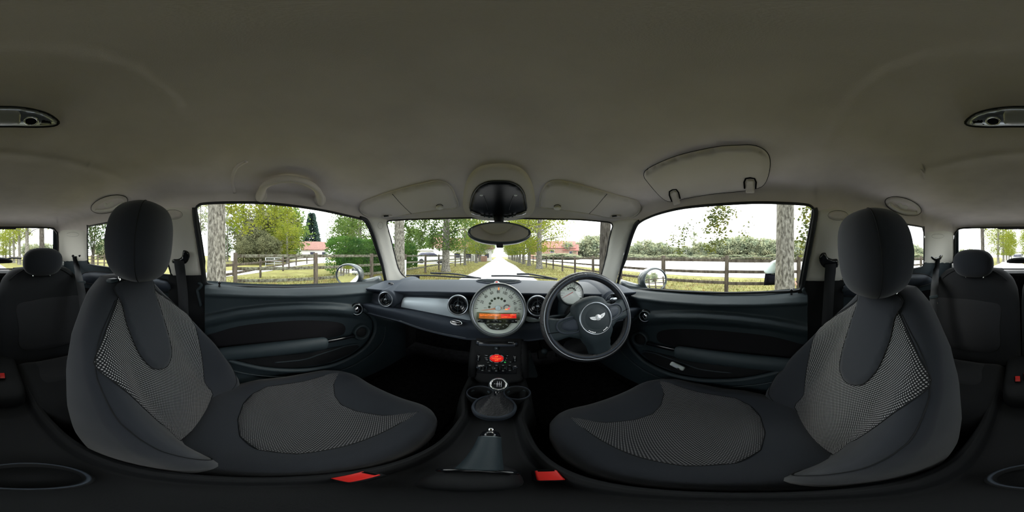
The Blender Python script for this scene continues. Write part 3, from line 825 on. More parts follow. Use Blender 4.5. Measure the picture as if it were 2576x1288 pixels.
# ------------------------------------------------------------------ rev counter behind the wheel
TC = on_y(1438, 737, .640); TN = ((CAM - TC).normalized() + Vector((.25, -1, .30)).normalized()).normalized()
tc = thing('rev_counter', 'small round rev counter seen through the steering wheel', 'rev counter', TC)
fr = frame(TC, TN); r = .054
put('pod', revolve(fr, [(r * .90, -.004), (r * .93, .004), (r * .98, .006), (r * 1.02, .002), (r * 1.05, -.01), (r * 1.02, -.05), (r * .8, -.09), (.0001, -.10)], 48), 'mirror_shell', tc)
put('dial', revolve(fr, [(r * .92, -.005), (r * .5, -.005), (.0001, -.005)], 48), 'dial_face', tc)
put('dial_screen', flatpoly(fr, [(r * .88 * math.cos(t), r * .88 * math.sin(t)) for t in [R(168 + 200 * k / 20) for k in range(21)]], -.0042, .0005), 'dial_white', tc, smooth=False)
for i in range(17):
    deg = 205 - i * 14; big = i % 2 == 0
    f2 = tfr(fr, r * .80 * math.cos(R(deg)), r * .80 * math.sin(R(deg)), -.0036, R(deg)); k = .0055 if big else .003
    put('scale_mark', flatpoly(f2, [(-k, -.0006), (k, -.0006), (k, .0006), (-k, .0006)]), 'ink', tc, smooth=False)
    if big and 0 < i < 16: put('scale_number', text_geo(tfr(fr, r * .62 * math.cos(R(deg)), r * .62 * math.sin(R(deg)), -.0036, R(deg - 90)), str(i // 2), .011), 'ink', tc, smooth=False)
for k in range(5):
    deg = 125 - k * 24; put('warning_lamp', revolve(tfr(fr, r * .42 * math.cos(R(deg)), r * .42 * math.sin(R(deg)), -.004), [(.0040, 0), (.0036, .0008), (.0001, .001)], 14), 'ink', tc)
put('needle', flatpoly(tfr(fr, 0, 0, -.002, R(205)), [(-.008, -.0012), (r * .75, -.0004), (r * .75, .0004), (-.008, .0012)], 0, .0008), 'red_plastic', tc, smooth=False)
put('cover_glass', revolve(fr, [(r * .92, .003), (r * .5, .0045), (.0001, .005)], 36), 'glass', tc)
put('bracket', tube([fr(0, -.01, -.06), fr(0, -.06, -.06), fr(.0, -.12, -.05)], [.045, .05, .05], 16, flat=(.8, 1.1)), 'black_plastic', tc)
# cowl beside the rev counter

# ================================================================== STEERING WHEEL
WC = on_r(1484, 797, .655); WN = Vector((-.10, -.93, .34)).normalized()
sw = thing('steering_wheel', 'black three spoke steering wheel in front of the driver seat', 'steering wheel', WC)
fr0 = frame(WC, WN); WROT = R(9)
fr = tfr(fr0, 0, 0, 0, WROT)
RW_ = .169
ring = [fr(RW_ * math.cos(t), RW_ * math.sin(t), 0) for t in [2 * math.pi * k / 72 for k in range(72)]]
put('rim', tube(ring, .0155, 16, True, flat=(1.0, 1.1), upv=WN), 'leather', sw)
put('rim_highlight', tube([fr((RW_ - .006) * math.cos(t), (RW_ - .006) * math.sin(t), .0145) for t in [2 * math.pi * k / 72 for k in range(72)]], .0042, 8, True), 'grey_plastic', sw)  # highlight along the rim, put in as a lighter grey tube
put('rim_groove', tube([fr((RW_ + .0035) * math.cos(t), (RW_ + .0035) * math.sin(t), .0160) for t in [2 * math.pi * k / 72 for k in range(72)]], .0016, 6, True), 'satin_ring', sw)
# spokes
def spoke(sg):
    f = lambda a, b, c=0.0: fr(sg * a, b, c)
    P = [(.055, .045), (.10, .022), (.150, .034), (.170, .040), (.171, -.050), (.150, -.058), (.10, -.052), (.055, -.066)]
    P = [(v.x, v.y) for v in smooth_path([(a, b, 0) for a, b in P], 3, True)]
    g = pillow(P, .009, lambda x, y, o: f(x, y, .002 + .018 * (1 - min(1, max(0, (x - .05) / .11))) + o), .012, .012)
    sp_ = put('spoke', g, 'black_plastic', sw)
    put('spoke_back', pillow(P, .012, lambda x, y, o: f(x, y, .002 - o), .012, .012), 'black_plastic', sw)
    ov = [(.062, .016), (.10, .020), (.125, .012), (.134, -.004), (.128, -.022), (.105, -.034), (.062, -.034)]
    ov = [(v.x, v.y) for v in smooth_path([(a, b, 0) for a, b in ov], 4, True)]
    zz = lambda x: .002 + .018 * (1 - min(1, max(0, (x - .05) / .11))) + .0125
    put('spoke_ring', tube([f(x, y, zz(x)) for x, y in ov], .0035, 8, True), 'grey_plastic', sp_)
    put('spoke_pad', pillow([(.06 + (x - .06) * .8, -.008 + (y + .008) * .78) for x, y in ov], .008, lambda x, y, o: f(x, y, zz(x) - .002 + o), .008, .010), 'grey_plastic', sp_)
    put('spoke_joint', tube([f(.128, -.024, zz(.128) + .001), f(.15, -.022, zz(.15) + .001), f(.166, -.020, zz(.166) + .006)], .0012, 6), 'void', sp_)
spoke(1); spoke(-1)
# lower spoke and hub
hub = [(-.072, .052), (-.040, .074), (0, .080), (.040, .074), (.072, .052), (.074, 0), (.066, -.070), (.050, -.110), (.036, -.168), (-.036, -.168), (-.050, -.110), (-.066, -.070), (-.074, 0)]
hub = [(v.x, v.y) for v in smooth_path([(a, b, 0) for a, b in hub], 3, True)]
def hz(y): return .034 * sstep(-.17, -.05, y) + .002
put('airbag_cover', pillow(hub, .012, lambda x, y, o: fr(x, y, hz(y) - .016 + o), .024, .022), 'black_plastic', sw)
put('hub_back', tube([fr(0, 0, .01), fr(0, 0, -.06), fr(0, 0, -.14)], [.066, .060, .055], 24), 'dark_plastic', sw)
f3 = tfr(fr, 0.004, -.008, .036)
pad = put('horn_pad', revolve(f3, [(.0615, .004), (.059, .009), (.054, .0085), (.052, .006), (.046, .0075), (.023, .0105), (.0001, .0115)], 48), 'black_plastic', sw)
put('pad_ring', revolve(f3, [(.0640, .003), (.0635, .0085), (.0598, .0105), (.0580, .0085)], 48), 'satin_ring', pad)
put('pad_groove', revolve(f3, [(.0575, .0088), (.0525, .0070)], 48), 'gloss_black', pad)
# winged emblem
f4 = tfr(f3, 0.006, .002, .0122)
em = put('emblem', revolve(f4, [(.0118, -.002), (.0115, .001), (.010, .0018), (.0001, .002)], 28), 'emblem', sw)
for sg in (-1, 1):
    W = [(sg * .009, .0060), (sg * .020, .0085), (sg * .031, .0095), (sg * .029, .0030), (sg * .024, -.0015), (sg * .018, -.0050), (sg * .009, -.0075)]
    if sg > 0: W = W[::-1]
    put('wing', flatpoly(f4, W, .0010, .002), 'emblem', em, smooth=False)
    for k in range(3):
        put('wing_slot', flatpoly(f4, [(sg * .012, .0035 - .0032 * k), (sg * (.027 - .004 * k), .0062 - .0032 * k), (sg * (.027 - .004 * k), .0055 - .0032 * k), (sg * .012, .0025 - .0032 * k)], .0013, .0006), 'ink', em, smooth=False)
put('emblem_letter', text_geo(tfr(f4, 0, 0, .0024), 'S', .016), 'satin_ring', em, smooth=False)
for deg in list(range(222, 252, 6)) + list(range(282, 306, 6)):       # glints on the pad ring, built in as small chrome blocks
    put('ring_glint', fbox(tfr(f3, .0548 * math.cos(R(deg)), .0548 * math.sin(R(deg)), .0085, R(deg)), (0, 0, 0), (.0055, .0042, .001), .0003), 'chrome', pad)
# stalks and column
col = thing('stalk_shroud', 'black shroud with stalks behind the wheel', 'shroud', WC + Vector((0, .12, -.06)))
put('shroud', tube(smooth_path([fr(0, 0, -.05), fr(0, -.006, -.12), fr(0, -.01, -.22), fr(0, -.015, -.34)], 4), lambda i: .062 + .0014 * i, 20, flat=(1.0, 1.15)), 'dark_plastic', col)
for sg in (-1, 1):
    b = put('stalk', tube([fr(sg * .05, .02, -.075), fr(sg * .10, .028, -.072), fr(sg * .150, .034, -.062)], [.008, .0075, .0065], 10), 'black_plastic', col)
    put('stalk_end', superell(Matrix.Translation(fr(sg * .160, .035, -.060)), .020, .009, .009, .8, .8, 18, 10), 'satin_ring', b)
put('knee_trim', superell(Matrix.Translation(fr(0, -.16, -.16)), .10, .06, .05, .7, .7, 28, 14), 'dark_plastic', col)

# ================================================================== CENTRE STACK
SO = on_y(1254, 905, .640); SN = Vector((0, -.905, .425)).normalized()
def kloc(px, py, h=0.0):
    p = on_plane(px, py, SO + SN * h, SN) - SO; x = Vector((0, 0, 1)).cross(SN).normalized(); y = SN.cross(x)
    return p.dot(x), p.dot(y)
fr = frame(SO, SN)
st = thing('centre_stack', 'black centre stack with radio controls under the speedometer', 'radio panel', SO + Vector((0, .1, -.2)))
pl = [kloc(*q) for q in [(1190, 846), (1200, 841), (1310, 841), (1320, 846), (1323, 880), (1318, 930), (1312, 965), (1200, 965), (1193, 930), (1187, 880)]]
pl = [(v.x, v.y) for v in smooth_path([(a, b, 0) for a, b in pl], 3, True)]
put('stack_body', pillow(pl, .014, lambda x, y, o: fr(x, y, -.03 + o), .03, .018), 'dark_plastic', st)
put('stack_sides', merge(*[tube([fr(s * .100, .09, -.02), fr(s * .100, .0, -.02), fr(s * .098, -.10, -.03)], [.02, .022, .02], 10) for s in (-1, 1)], box(SO + Vector((0, .14, -.07)), (.20, .22, .26), .02)), 'dark_plastic', st)
def kbox(x0, y0, x1, y1, h, th, m, nm, par=None, bev=.0012):
    a = kloc(x0, y1, h); b = kloc(x1, y0, h)
    return put(nm, fbox(fr, ((a[0] + b[0]) / 2, (a[1] + b[1]) / 2, h), (abs(b[0] - a[0]), abs(b[1] - a[1]), th), bev), m, par or st)
cd = kbox(1199, 859, 1301, 868.5, .001, .010, 'gloss_black', 'disc_slot')
kbox(1204, 866.3, 1296, 868.8, .006, .004, 'grey_plastic', 'slot_lip', cd, .001)
for q in ((1202, 863), (1298.5, 864.5)):
    a = kloc(*q); put('slot_end', superell(Matrix.Translation(fr(a[0], a[1], .004)), .0055, .006, .006, .8, .8, 14, 8), 'grey_plastic', cd)
for k in range(6): a = kloc(1279 + 2.6 * k, 861); put('slot_print', fbox(fr, (a[0], a[1], .0064), (.0030, .0022, .0004)), 'print', cd, smooth=False)
a = kloc(1249, 876); kn = put('eject_button', revolve(tfr(fr, a[0], a[1], 0), [(.0085, -.002), (.0085, .005), (.007, .0065), (.0001, .007)], 20), 'black_plastic', st)
put('button_mark', text_geo(tfr(fr, a[0], a[1], .0073), '+', .010), 'print', kn, smooth=False)
# climate display
a = kloc(1249.5, 901); dsc = put('climate_display', revolve(tfr(fr, a[0], a[1], 0), [(1, .001), (.96, .006), (.5, .007), (.0001, .0072)], 36, sx=.0275, sy=.0190), 'red_screen', st)
put('display_ring', revolve(tfr(fr, a[0], a[1], 0), [(1.16, -.002), (1.14, .006), (1.06, .008), (.98, .006)], 36, sx=.0275, sy=.0190), 'gloss_black', dsc)
for deg in (42, 90, 138, 222, 270, 318):
    P_ = [(math.cos(R(deg + t)) * .0275 * rr_, math.sin(R(deg + t)) * .0190 * rr_) for rr_, ts in ((1.03, range(-15, 16, 5)), (1.13, range(15, -16, -5))) for t in ts]
    put('ring_segment', flatpoly(tfr(fr, a[0], a[1], .0085), P_[::-1]), 'pale_grey', dsc, smooth=False)
put('display_text', text_geo(tfr(fr, a[0], a[1] - .0085, .0076), 'LO', .010), 'amber_light', dsc, smooth=False)
for k in range(7): put('display_segment', fbox(fr, (a[0] - .015 + .005 * k, a[1] - .0005 + .001 * math.sin(k), .0075), (.0036, .0018, .0004)), 'amber_light', dsc, smooth=False)
for dx, dy, w in ((-.004, .009, .004), (.002, .0085, .003), (.0045, .011, .002)): put('display_segment', fbox(fr, (a[0] + dx, a[1] + dy, .0075), (w, .003, .0004)), 'amber_light', dsc, smooth=False)
# buttons left and right
for px, py, w in [(1224, 894, 7), (1224, 900, 6), (1226, 904.5, 6), (1228, 911, 5), (1276, 894.5, 3), (1274, 900.5, 4), (1272, 905.5, 3), (1284, 910, 5)]:
    a = kloc(px, py); b_ = put('button', fbox(fr, (a[0], a[1], .001), (.017, .0085, .006), .002), 'gloss_black', st)
    put('button_mark', fbox(fr, (a[0], a[1], .0042), (w * .0011, .0014, .0004)), 'print', b_, smooth=False)
a = kloc(1270.5, 911); put('lit_button', superell(Matrix.Translation(fr(a[0], a[1], .003)), .004, .003, .003, 1, 1, 14, 8), 'green_light', st)
for px in (1204, 1295):
    a = kloc(px, 900 if px < 1250 else 902); kn = put('side_knob', fbox(fr, (a[0], a[1], .002), (.015, .034, .010), .006, 3), 'gloss_black', st)
    for k in (-1, 0, 1): put('button_mark', revolve(tfr(fr, a[0], a[1] + k * .009, .0073), [(.0016, 0), (.0001, .0004)], 10), 'print', kn)
# toggle switches
tg = kbox(1200, 919, 1299, 938, -.002, .006, 'gloss_black', 'toggle_panel')
for k in range(5):
    a = kloc(1216 + 16.5 * k, 926); t_ = put('toggle_switch', tube([fr(a[0], a[1] + .004, .002), fr(a[0], a[1], .010), fr(a[0], a[1] - .008, .018)], [.006, .0055, .0045], 10, flat=(1, .6)), 'dark_plastic', st)
    a = kloc(1216 + 16.5 * k, 918.5); put('switch_mark', fbox(fr, (a[0], a[1], .0025), (.007, .0022, .0004)), 'print', t_, smooth=False)
    a = kloc(1215 + 16.8 * k, 929.5 + (1 if k in (1, 2, 3) else 0)); put('switch_mark', fbox(fr, (a[0], a[1], .0190), (.0075, .0016, .0004)), 'print', t_, smooth=False)
for k in range(6):
    a = kloc(1208 + 16.6 * k, 925); put('toggle_guard', tube([fr(a[0], a[1] + .007, .0), fr(a[0], a[1] + .005, .013), fr(a[0], a[1] - .006, .015), fr(a[0], a[1] - .010, .0)], .0016, 6), 'grey_plastic', tg)
for sg, px in ((-1, 1203), (1, 1297)):
    a = kloc(px, 924); put('panel_wing', superell(Matrix.Translation(fr(a[0], a[1], .003)), .008, .005, .004, 1, 1, 14, 8), 'grey_plastic', tg)

# ================================================================== CENTRE CONSOLE with cup holders, gear lever, handbrake
CZ = .455
con = thing('centre_console', 'black centre console between the front seats with twin cup holders', 'console', (0, .2, .21))
def con_x(y): return float(np.interp(y, [-.60, -.35, -.1, .1, .25, .40, .48, .54, .62], [.115, .115, .105, .092, .078, .075, .10, .11, .11]))
def con_g(u, v):
    y = -.62 + 1.26 * v; w = con_x(y); a = -math.pi * .5 + math.pi * u
    # profile: outer flank, raised edge, sunk floor
    prof = [(-1.25, -.24), (-1.12, -.06), (-1.02, .006), (-.92, .012), (-.82, .004), (-.72, -.022), (-.4, -.026), (0, -.027), (.4, -.026), (.72, -.022), (.82, .004), (.92, .012), (1.02, .006), (1.12, -.06), (1.25, -.24)]
    k = u * (len(prof) - 1); i = min(int(k), len(prof) - 2); t = k - i
    x = prof[i][0] * (1 - t) + prof[i + 1][0] * t; z = prof[i][1] * (1 - t) + prof[i + 1][1] * t
    zz = CZ + .02 * sstep(.3, .1, y) * 0 - .06 * sstep(-.05, -.5, y)
    return Vector((x * w, y, zz + z))
put('console_body', grid(56, 50, con_g), 'dark_plastic', con)
for px in (1208, 1301):
    c = on_z(px, 988, CZ + .018); f2 = frame(c, (0, 0, 1), (0, 1, 0))
    cup = put('cup_holder', revolve(f2, [(.048, -.07), (.046, -.004), (.045, .0), (.041, .003), (.038, .001), (.036, -.006), (.034, -.055), (.0001, -.057)], 36), 'dark_plastic', con)
    put('cup_rim', tube([f2(.0425 * math.cos(t), .0425 * math.sin(t), .0025) for t in [2 * math.pi * k / 40 for k in range(40)]], .0024, 8, True), 'grey_plastic', cup)
    for t in (.6, 2.6, 4.4): put('cup_tab', fbox(tfr(f2, .034 * math.cos(t), .034 * math.sin(t), -.012, t), (0, 0, 0), (.010, .016, .010), .003), 'black_plastic', cup)
# gear lever
GC = on_z(1243, 1022, CZ + .022); gl = thing('gear_lever', 'gear lever with round chrome rimmed knob showing the shift pattern', 'gear lever', GC)
f2 = frame(GC, (0, -.12, 1), (0, 1, 0))
put('gaiter_ring', revolve(f2, [(.060, -.03), (.062, -.006), (.060, .004), (.056, .007), (.052, .004), (.050, -.004)], 48), 'grey_plastic', gl)
GK = on_z(1254, 967, CZ + .145)
def boot(u, v):
    a = 2 * math.pi * u; r = .050 * (1 - v) ** 1.4 + .012; r *= 1 + .10 * math.sin(5 * a + 3 * v) * math.sin(math.pi * v)
    b = f2(0, 0, -.006).lerp(GK + Vector((0, 0, -.035)), v ** 1.2)
    return b + Vector((math.cos(a) * r, math.sin(a) * r, 0))
put('gaiter', grid(40, 16, boot), 'leather', gl)
put('stick', tube([f2(0, 0, .02), GK + Vector((0, 0, -.02))], .010, 12), 'gloss_black', gl)
ax = (CAM - GK).normalized(); ax = (ax + Vector((0, -.1, .5))).normalized(); f5 = frame(GK, ax, (0, 1, 0))
kn = put('knob', revolve(f5, [(.010, -.05), (.016, -.035), (.025, -.020), (.0285, -.006), (.0275, .002), (.024, .005)], 36), 'mirror_shell', gl)
put('knob_ring', revolve(f5, [(.0255, .003), (.0245, .0065), (.0205, .0075), (.0195, .006)], 36), 'chrome', kn)
put('knob_cap', revolve(f5, [(.0198, .006), (.012, .0075), (.0001, .008)], 30), 'gloss_black', kn)
pat = []
for x in (-.0055, .0, .0055): pat.append(fbox(f5, (x + .002, 0, .0085), (.0012, .017, .0005)))
pat.append(fbox(f5, (.0005, 0, .0085), (.0145, .0012, .0005)))
put('shift_pattern', merge(*pat), 'print', kn, smooth=False)
for x, y, tx_ in ((-.0055, .0105, '1'), (0, .0108, '3'), (.0055, .0105, '5'), (-.0055, -.0105, '2'), (0, -.0108, '4'), (.0055, -.0105, '6'), (-.0125, .0, 'R')):
    put('shift_number', text_geo(tfr(f5, x + .002, y, .0086), tx_, .0042), 'print', kn, smooth=False)
# handbrake
HB = on_z(1232, 1100, CZ + .075); hb = thing('handbrake', 'handbrake lever with chrome push button lying along the console', 'handbrake', Vector((0, .10, CZ)))
d = Vector((.002, -1, -.32)).normalized(); 
put('grip', tube(smooth_path([HB, HB + d * .03, HB + d * .06, HB + d * .09, HB + d * .12], 4), lambda i: .0175 + .0003 * i, 18, flat=(1.0, 1.12)), 'black_plastic', hb)
put('grip_tip', tube([HB - d * .022, HB - d * .018, HB - d * .006, HB], [.011, .0145, .0170, .0175], 18), 'gloss_black', hb)
put('push_button', tube([HB - d * .034, HB - d * .031, HB - d * .020], [.005, .0072, .0078], 14), 'chrome', hb)
put('grip_ring', tube([HB + Vector((0, 0, 0)) + (Matrix.Rotation(t, 3, d) @ d.orthogonal().normalized()) * .0178 for t in [2 * math.pi * k / 24 for k in range(24)]], .0012, 6, True), 'satin_ring', hb)
e = HB + d * .118
put('handbrake_boot', superell(Matrix.Translation(e + Vector((0, -.020, -.034))), .038, .055, .032, .7, .8, 28, 14), 'dark_plastic', hb)
f7 = frame(Vector((.0, -.135, CZ - .012)), (0, 0, 1), (0, 1, 0))
cup = put('rear_cup_holder', revolve(f7, [(.056, -.015), (.055, .004), (.050, .006), (.046, .002), (.044, -.05), (.0001, -.052)], 40), 'dark_plastic', con)
put('cup_rim', tube([f7(.051 * math.cos(t), .051 * math.sin(t), .006) for t in [2 * math.pi * k / 40 for k in range(40)]], .0022, 8, True), 'grey_plastic', cup)
put('boot_fold', tube([e + Vector((x, -.004 - abs(x) * .2, .010 - x * x * 9)) for x in [-.035 + .007 * k for k in range(11)]], .006, 8), 'gloss_black', hb)

# ================================================================== ROOF FITTINGS
def visor_part(poly, thick, bev, base, m, step=9):
    return pillow(poly, step, lambda x, y, f: shell(x, y, f), thick, bev, base=base)
# swing-down sun visors
VL = [(905, 522), (910, 511), (924, 503), (984, 482), (1040, 467), (1077, 459), (1102, 455), (1128, 464), (1144, 489), (1152, 517), (1140, 524), (1121, 526), (1034, 538), (990, 546), (945, 547), (922, 543), (907, 532)]
VR = [(1611, 522), (1606, 511), (1598, 504), (1543, 489), (1500, 477), (1465, 467), (1430, 459), (1403, 455), (1378, 461), (1362, 486), (1358, 517), (1370, 523), (1388, 525), (1481, 538), (1531, 548), (1574, 549), (1596, 544), (1608, 533)]
for poly, lab, cl, fold, hook in ((VL, 'pale sun visor folded up over the passenger side of the windscreen', (1106, 522), [(987, 488), (1000, 503), (1018, 522), (1035, 538)], (972, 544)),
                                  (VR, 'pale sun visor folded up over the driver side of the windscreen', (1402, 523), [(1527, 488), (1514, 503), (1498, 522), (1482, 538)], (1546, 544))):
    c = shell(sum(p[0] for p in poly) / len(poly), sum(p[1] for p in poly) / len(poly))
    T = thing('sun_visor', lab, 'sun visor', c, 'windscreen sun visors')
    put('visor_panel', visor_part(curve_poly(poly, 3), .016, 7, .004, 'visor'), 'visor', T)
    put('visor_edge', tube([shell(x, y, .004) for x, y in curve_poly(poly, 3)], .0035, 8, True), 'visor', T)
    put('fold_line', tube([shell(v.x, v.y, .0202) for v in smooth_path([(*q, 0) for q in fold], 4)], .0012, 6), 'dark_plastic', T)
    put('pivot_clip', pillow(oval(cl[0], cl[1], 10, 6), 3, lambda x, y, f: shell(x, y, .014 + f), .016, 4), 'pillar', T)
    put('clip_slot', tube([shell(cl[0] + 9 * math.cos(t), cl[1] - 2 + 6 * math.sin(t), .022) for t in [R(200 + 14 * k) for k in range(11)]], .0014, 6), 'dark_plastic', T)
    hk = put('visor_hinge', pillow([(hook[0] - 15, hook[1] - 3), (hook[0] + 15, hook[1] - 5), (hook[0] + 17, hook[1] + 2), (hook[0] - 11, hook[1] + 4)], 3, lambda x, y, f: shell(x, y, .008 + f), .018, 3), 'visor', T)
    put('hinge_slot', pillow([(hook[0] - 7, hook[1] - 2), (hook[0] + 6, hook[1] - 3), (hook[0] + 7, hook[1] + 1), (hook[0] - 6, hook[1] + 2)], 2, lambda x, y, f: shell(x, y, .024 + f), .004, 2), 'dark_plastic', hk)
# long visor above the driver's side window
VS = [(1620, 442), (1631, 424), (1685, 399), (1739, 383), (1810, 369), (1860, 366), (1892, 366), (1917, 374), (1933, 390), (1937, 412), (1933, 440), (1924, 461), (1908, 473), (1864, 481), (1792, 488), (1721, 500), (1695, 507), (1674, 504), (1653, 486), (1631, 460)]
c = shell(1780, 440)
T = thing('sun_visor', 'long pale sun visor stowed above the driver side window', 'sun visor', c)
VSp = curve_poly(VS, 3)
put('visor_panel', visor_part(VSp, .018, 8, .004, 'visor', 12), 'visor', T)
put('visor_edge', tube([shell(x, y, .002) for x, y in VSp], .0016, 8, True), 'dark_plastic', T)
for (cx, cy), tl, sc in (((1699, 499), R(-18), .8), ((1887, 470), 0, 1.0)):
    def cp(a, b): ca, sa = math.cos(tl), math.sin(tl); return (cx + a * ca - b * sa, cy + a * sa + b * ca)
    P = [cp(*q) for q in [(-11 * sc, -15), (-8 * sc, -19), (8 * sc, -19), (11 * sc, -15), (11 * sc, 14), (9 * sc, 16), (-9 * sc, 16), (-11 * sc, 14)]]
    cl = put('visor_clip', pillow(P, 4, lambda x, y, f: shell(x, y, .020 + f), .009, 3), 'visor', T)
    put('clip_recess', tube([shell(*cp(*q), .0225) for q in [(-14 * sc, 4), (-15 * sc, -12), (-11 * sc, -21), (0, -23), (11 * sc, -21), (15 * sc, -12), (14 * sc, 4)]], .0026, 8), 'void', cl)
# grab handle above the passenger door
T = thing('grab_handle', 'pale curved grab handle above the passenger door window', 'grab handle', shell(735, 470))
hp = [(655, 498, .002), (657, 484, .020), (668, 466, .036), (700, 453, .042), (735, 451, .042), (770, 459, .042), (795, 475, .036), (804, 492, .020), (805, 510, .002)]
hp3 = smooth_path([shell(*q) for q in hp], 5)
put('handle_bar', tube(hp3, lambda i: .0145 if 6 < i < len(hp3) - 7 else .0165, 12, flat=(1.15, .8)), 'visor', T)
for q in ((657, 494), (805, 503)): put('handle_foot', pillow(oval(q[0], q[1], 15, 17), 4, lambda x, y, f: shell(x, y, f), .012, 6), 'visor', T)
put('handle_recess', tube([shell(v.x, v.y, -.002) for v in smooth_path([(590, 485, 0), (586, 462, 0), (586, 440, 0), (597, 418, 0), (620, 404, 0)], 5)], .006, 8), 'headliner', T)
# rear grab handles: ovals with a folded handle inside
for cx, cy, tl, lab in ((275, 514, R(-15), 'oval rear grab handle beside the passenger headrest'), (2272, 519, R(17), 'oval rear grab handle beside the driver headrest')):
    T = thing('rear_grab_handle', lab, 'grab handle', shell(cx, cy), 'oval rear grab handles')
    put('handle_surround', pillow(oval(cx, cy, 47, 20, 36, tl), 6, lambda x, y, f: shell(x, y, f), .014, 7), 'visor', T)
    put('surround_shadow', tube([shell(x, y, .002) for x, y in oval(cx, cy, 47.5, 20.5, 36, tl)], .0012, 6, True), 'dark_plastic', T)  # dark tube draws the shadow gap round the oval
    ca, sa = math.cos(tl), math.sin(tl)
    def hp_(a, b): return (cx + a * ca - b * sa, cy + a * sa + b * ca)
    put('handle_dish', pillow([hp_(*q) for q in oval(4, 0, 34, 11, 26)], 5, lambda x, y, f: shell(x, y, .0142 + f), .0012, 3), 'headliner', T)
    put('handle_bar', tube(smooth_path([shell(*hp_(*q), .016) for q in ((-36, 5), (-18, 11), (0, 13), (18, 11), (36, 5))], 4), .0085, 10), 'pillar', T)
    put('handle_foot', pillow([hp_(*q) for q in [(-10, -9), (-3, -2), (8, -6), (16, 1), (8, 7), (-8, 8), (-16, 0)]], 4, lambda x, y, f: shell(x, y, .0150 + f), .006, 3), 'pillar', T)
# roof lamp between the seats and the rear
T = thing('roof_lamp', 'long silver roof lamp with round end lights on the headliner', 'roof lamp', shell(0, 296))
LO = [(-146, 306), (-120, 286), (-80, 275), (-40, 270), (0, 269), (40, 270), (80, 275), (120, 287), (146, 306), (135, 316), (90, 319), (40, 318), (0, 318), (-40, 318), (-90, 319), (-135, 316)]
put('lamp_body', pillow(curve_poly(LO, 3), 8, lambda x, y, f: shell(x, y, f), .022, 9), 'satin_ring', T)
put('lamp_gap', tube([shell(x, y, .001) for x, y in curve_poly(LO, 3)], .0028, 8, True), 'dark_plastic', T)
put('lamp_lens', pillow(curve_poly([(-48, 280), (0, 277), (48, 280), (52, 300), (46, 313), (0, 314), (-46, 313), (-52, 300)], 3), 7, lambda x, y, f: shell(x, y, .0215 + f), .004, 4), 'lens', T)
for s in (-1, 1):
    put('spot_light', pillow(oval(s * 78, 305, 17, 10, 26), 4, lambda x, y, f: shell(x, y, .022 + f), .002, 4), 'gloss_black', T)
    put('spot_ring', tube([shell(x, y, .0235) for x, y in oval(s * 78, 305, 17, 10, 26)], .0014, 6, True), 'chrome', T)
    put('end_facet', pillow([(s * 98, 296), (s * 108, 292), (s * 136, 306), (s * 130, 313), (s * 100, 314)], 5, lambda x, y, f: shell(x, y, .019 + f), .003, 4), 'gloss_black', T)
# overhead console ahead of the mirror
OC = thing('overhead_console', 'black domed overhead console in a pale surround above the mirror', 'overhead console', shell(1255, 490))
OB = [(1165, 520), (1166, 490), (1172, 460), (1188, 432), (1214, 416), (1255, 411), (1296, 416), (1322, 432), (1338, 460), (1345, 490), (1346, 520), (1336, 540), (1310, 552), (1255, 556), (1200, 552), (1175, 540)]
put('surround', pillow(curve_poly(OB, 3), 7, lambda x, y, f: shell(x, y, f), .030, 34), 'visor', OC)
BL = [(1184, 530), (1185, 505), (1192, 484), (1206, 467), (1228, 457), (1254, 455), (1282, 457), (1304, 467), (1317, 484), (1322, 505), (1323, 530), (1300, 540), (1275, 545), (1254, 546), (1232, 545), (1206, 540)]
put('smoked_cover', pillow(curve_poly(BL, 3), 6, lambda x, y, f: shell(x, y, .028 + f), .016, 12), 'smoked', OC)
put('cover_gap', tube([shell(x, y, .031) for x, y in curve_poly(BL, 3)], .0035, 8, True), 'rubber', OC)
for s in (-1, 1):
    cx = 1254 + s * 44
    put('reading_light', pillow(oval(cx - s * 1, 491, 4.5, 2.6, 14), 2, lambda x, y, f: shell(x, y, .0445 + f), .002, 1.5), 'pale_grey', OC)
    put('reflection_line', tube([shell(cx - s * 7, 493, .0455), shell(cx - s * 10, 500, .0455), shell(cx - s * 17, 528, .0455)], .0008, 6), 'grey_plastic', OC)  # line reflections on the smoked cover, built as thin grey tubes
    put('lamp_end', pillow(curve_poly([(1254 + s * 43, 540), (1254 + s * 55, 536), (1254 + s * 68, 530), (1254 + s * 71, 534), (1254 + s * 66, 539), (1254 + s * 48, 543)], 3), 3, lambda x, y, f: shell(x, y, .032 + f), .012, 3), 'lens', OC)
for k in range(7):
    px = 1219 + 11.7 * k; py = 543 + (2.2 if k in (1, 2, 3, 4, 5) else 0)
    put('toggle_switch', tube([shell(px, py - 3, .040), shell(px, py, .050), shell(px, py + 3, .052)], [.0042, .0040, .0030], 8), 'black_plastic', OC)
    if k in (1, 2, 4, 5): put('toggle_guard', tube([shell(px - 3.6, py - 2, .042), shell(px - 3.6, py + 3, .054), shell(px + 3.6, py + 3, .054), shell(px + 3.6, py - 2, .042)], .0009, 6), 'satin_ring', OC)
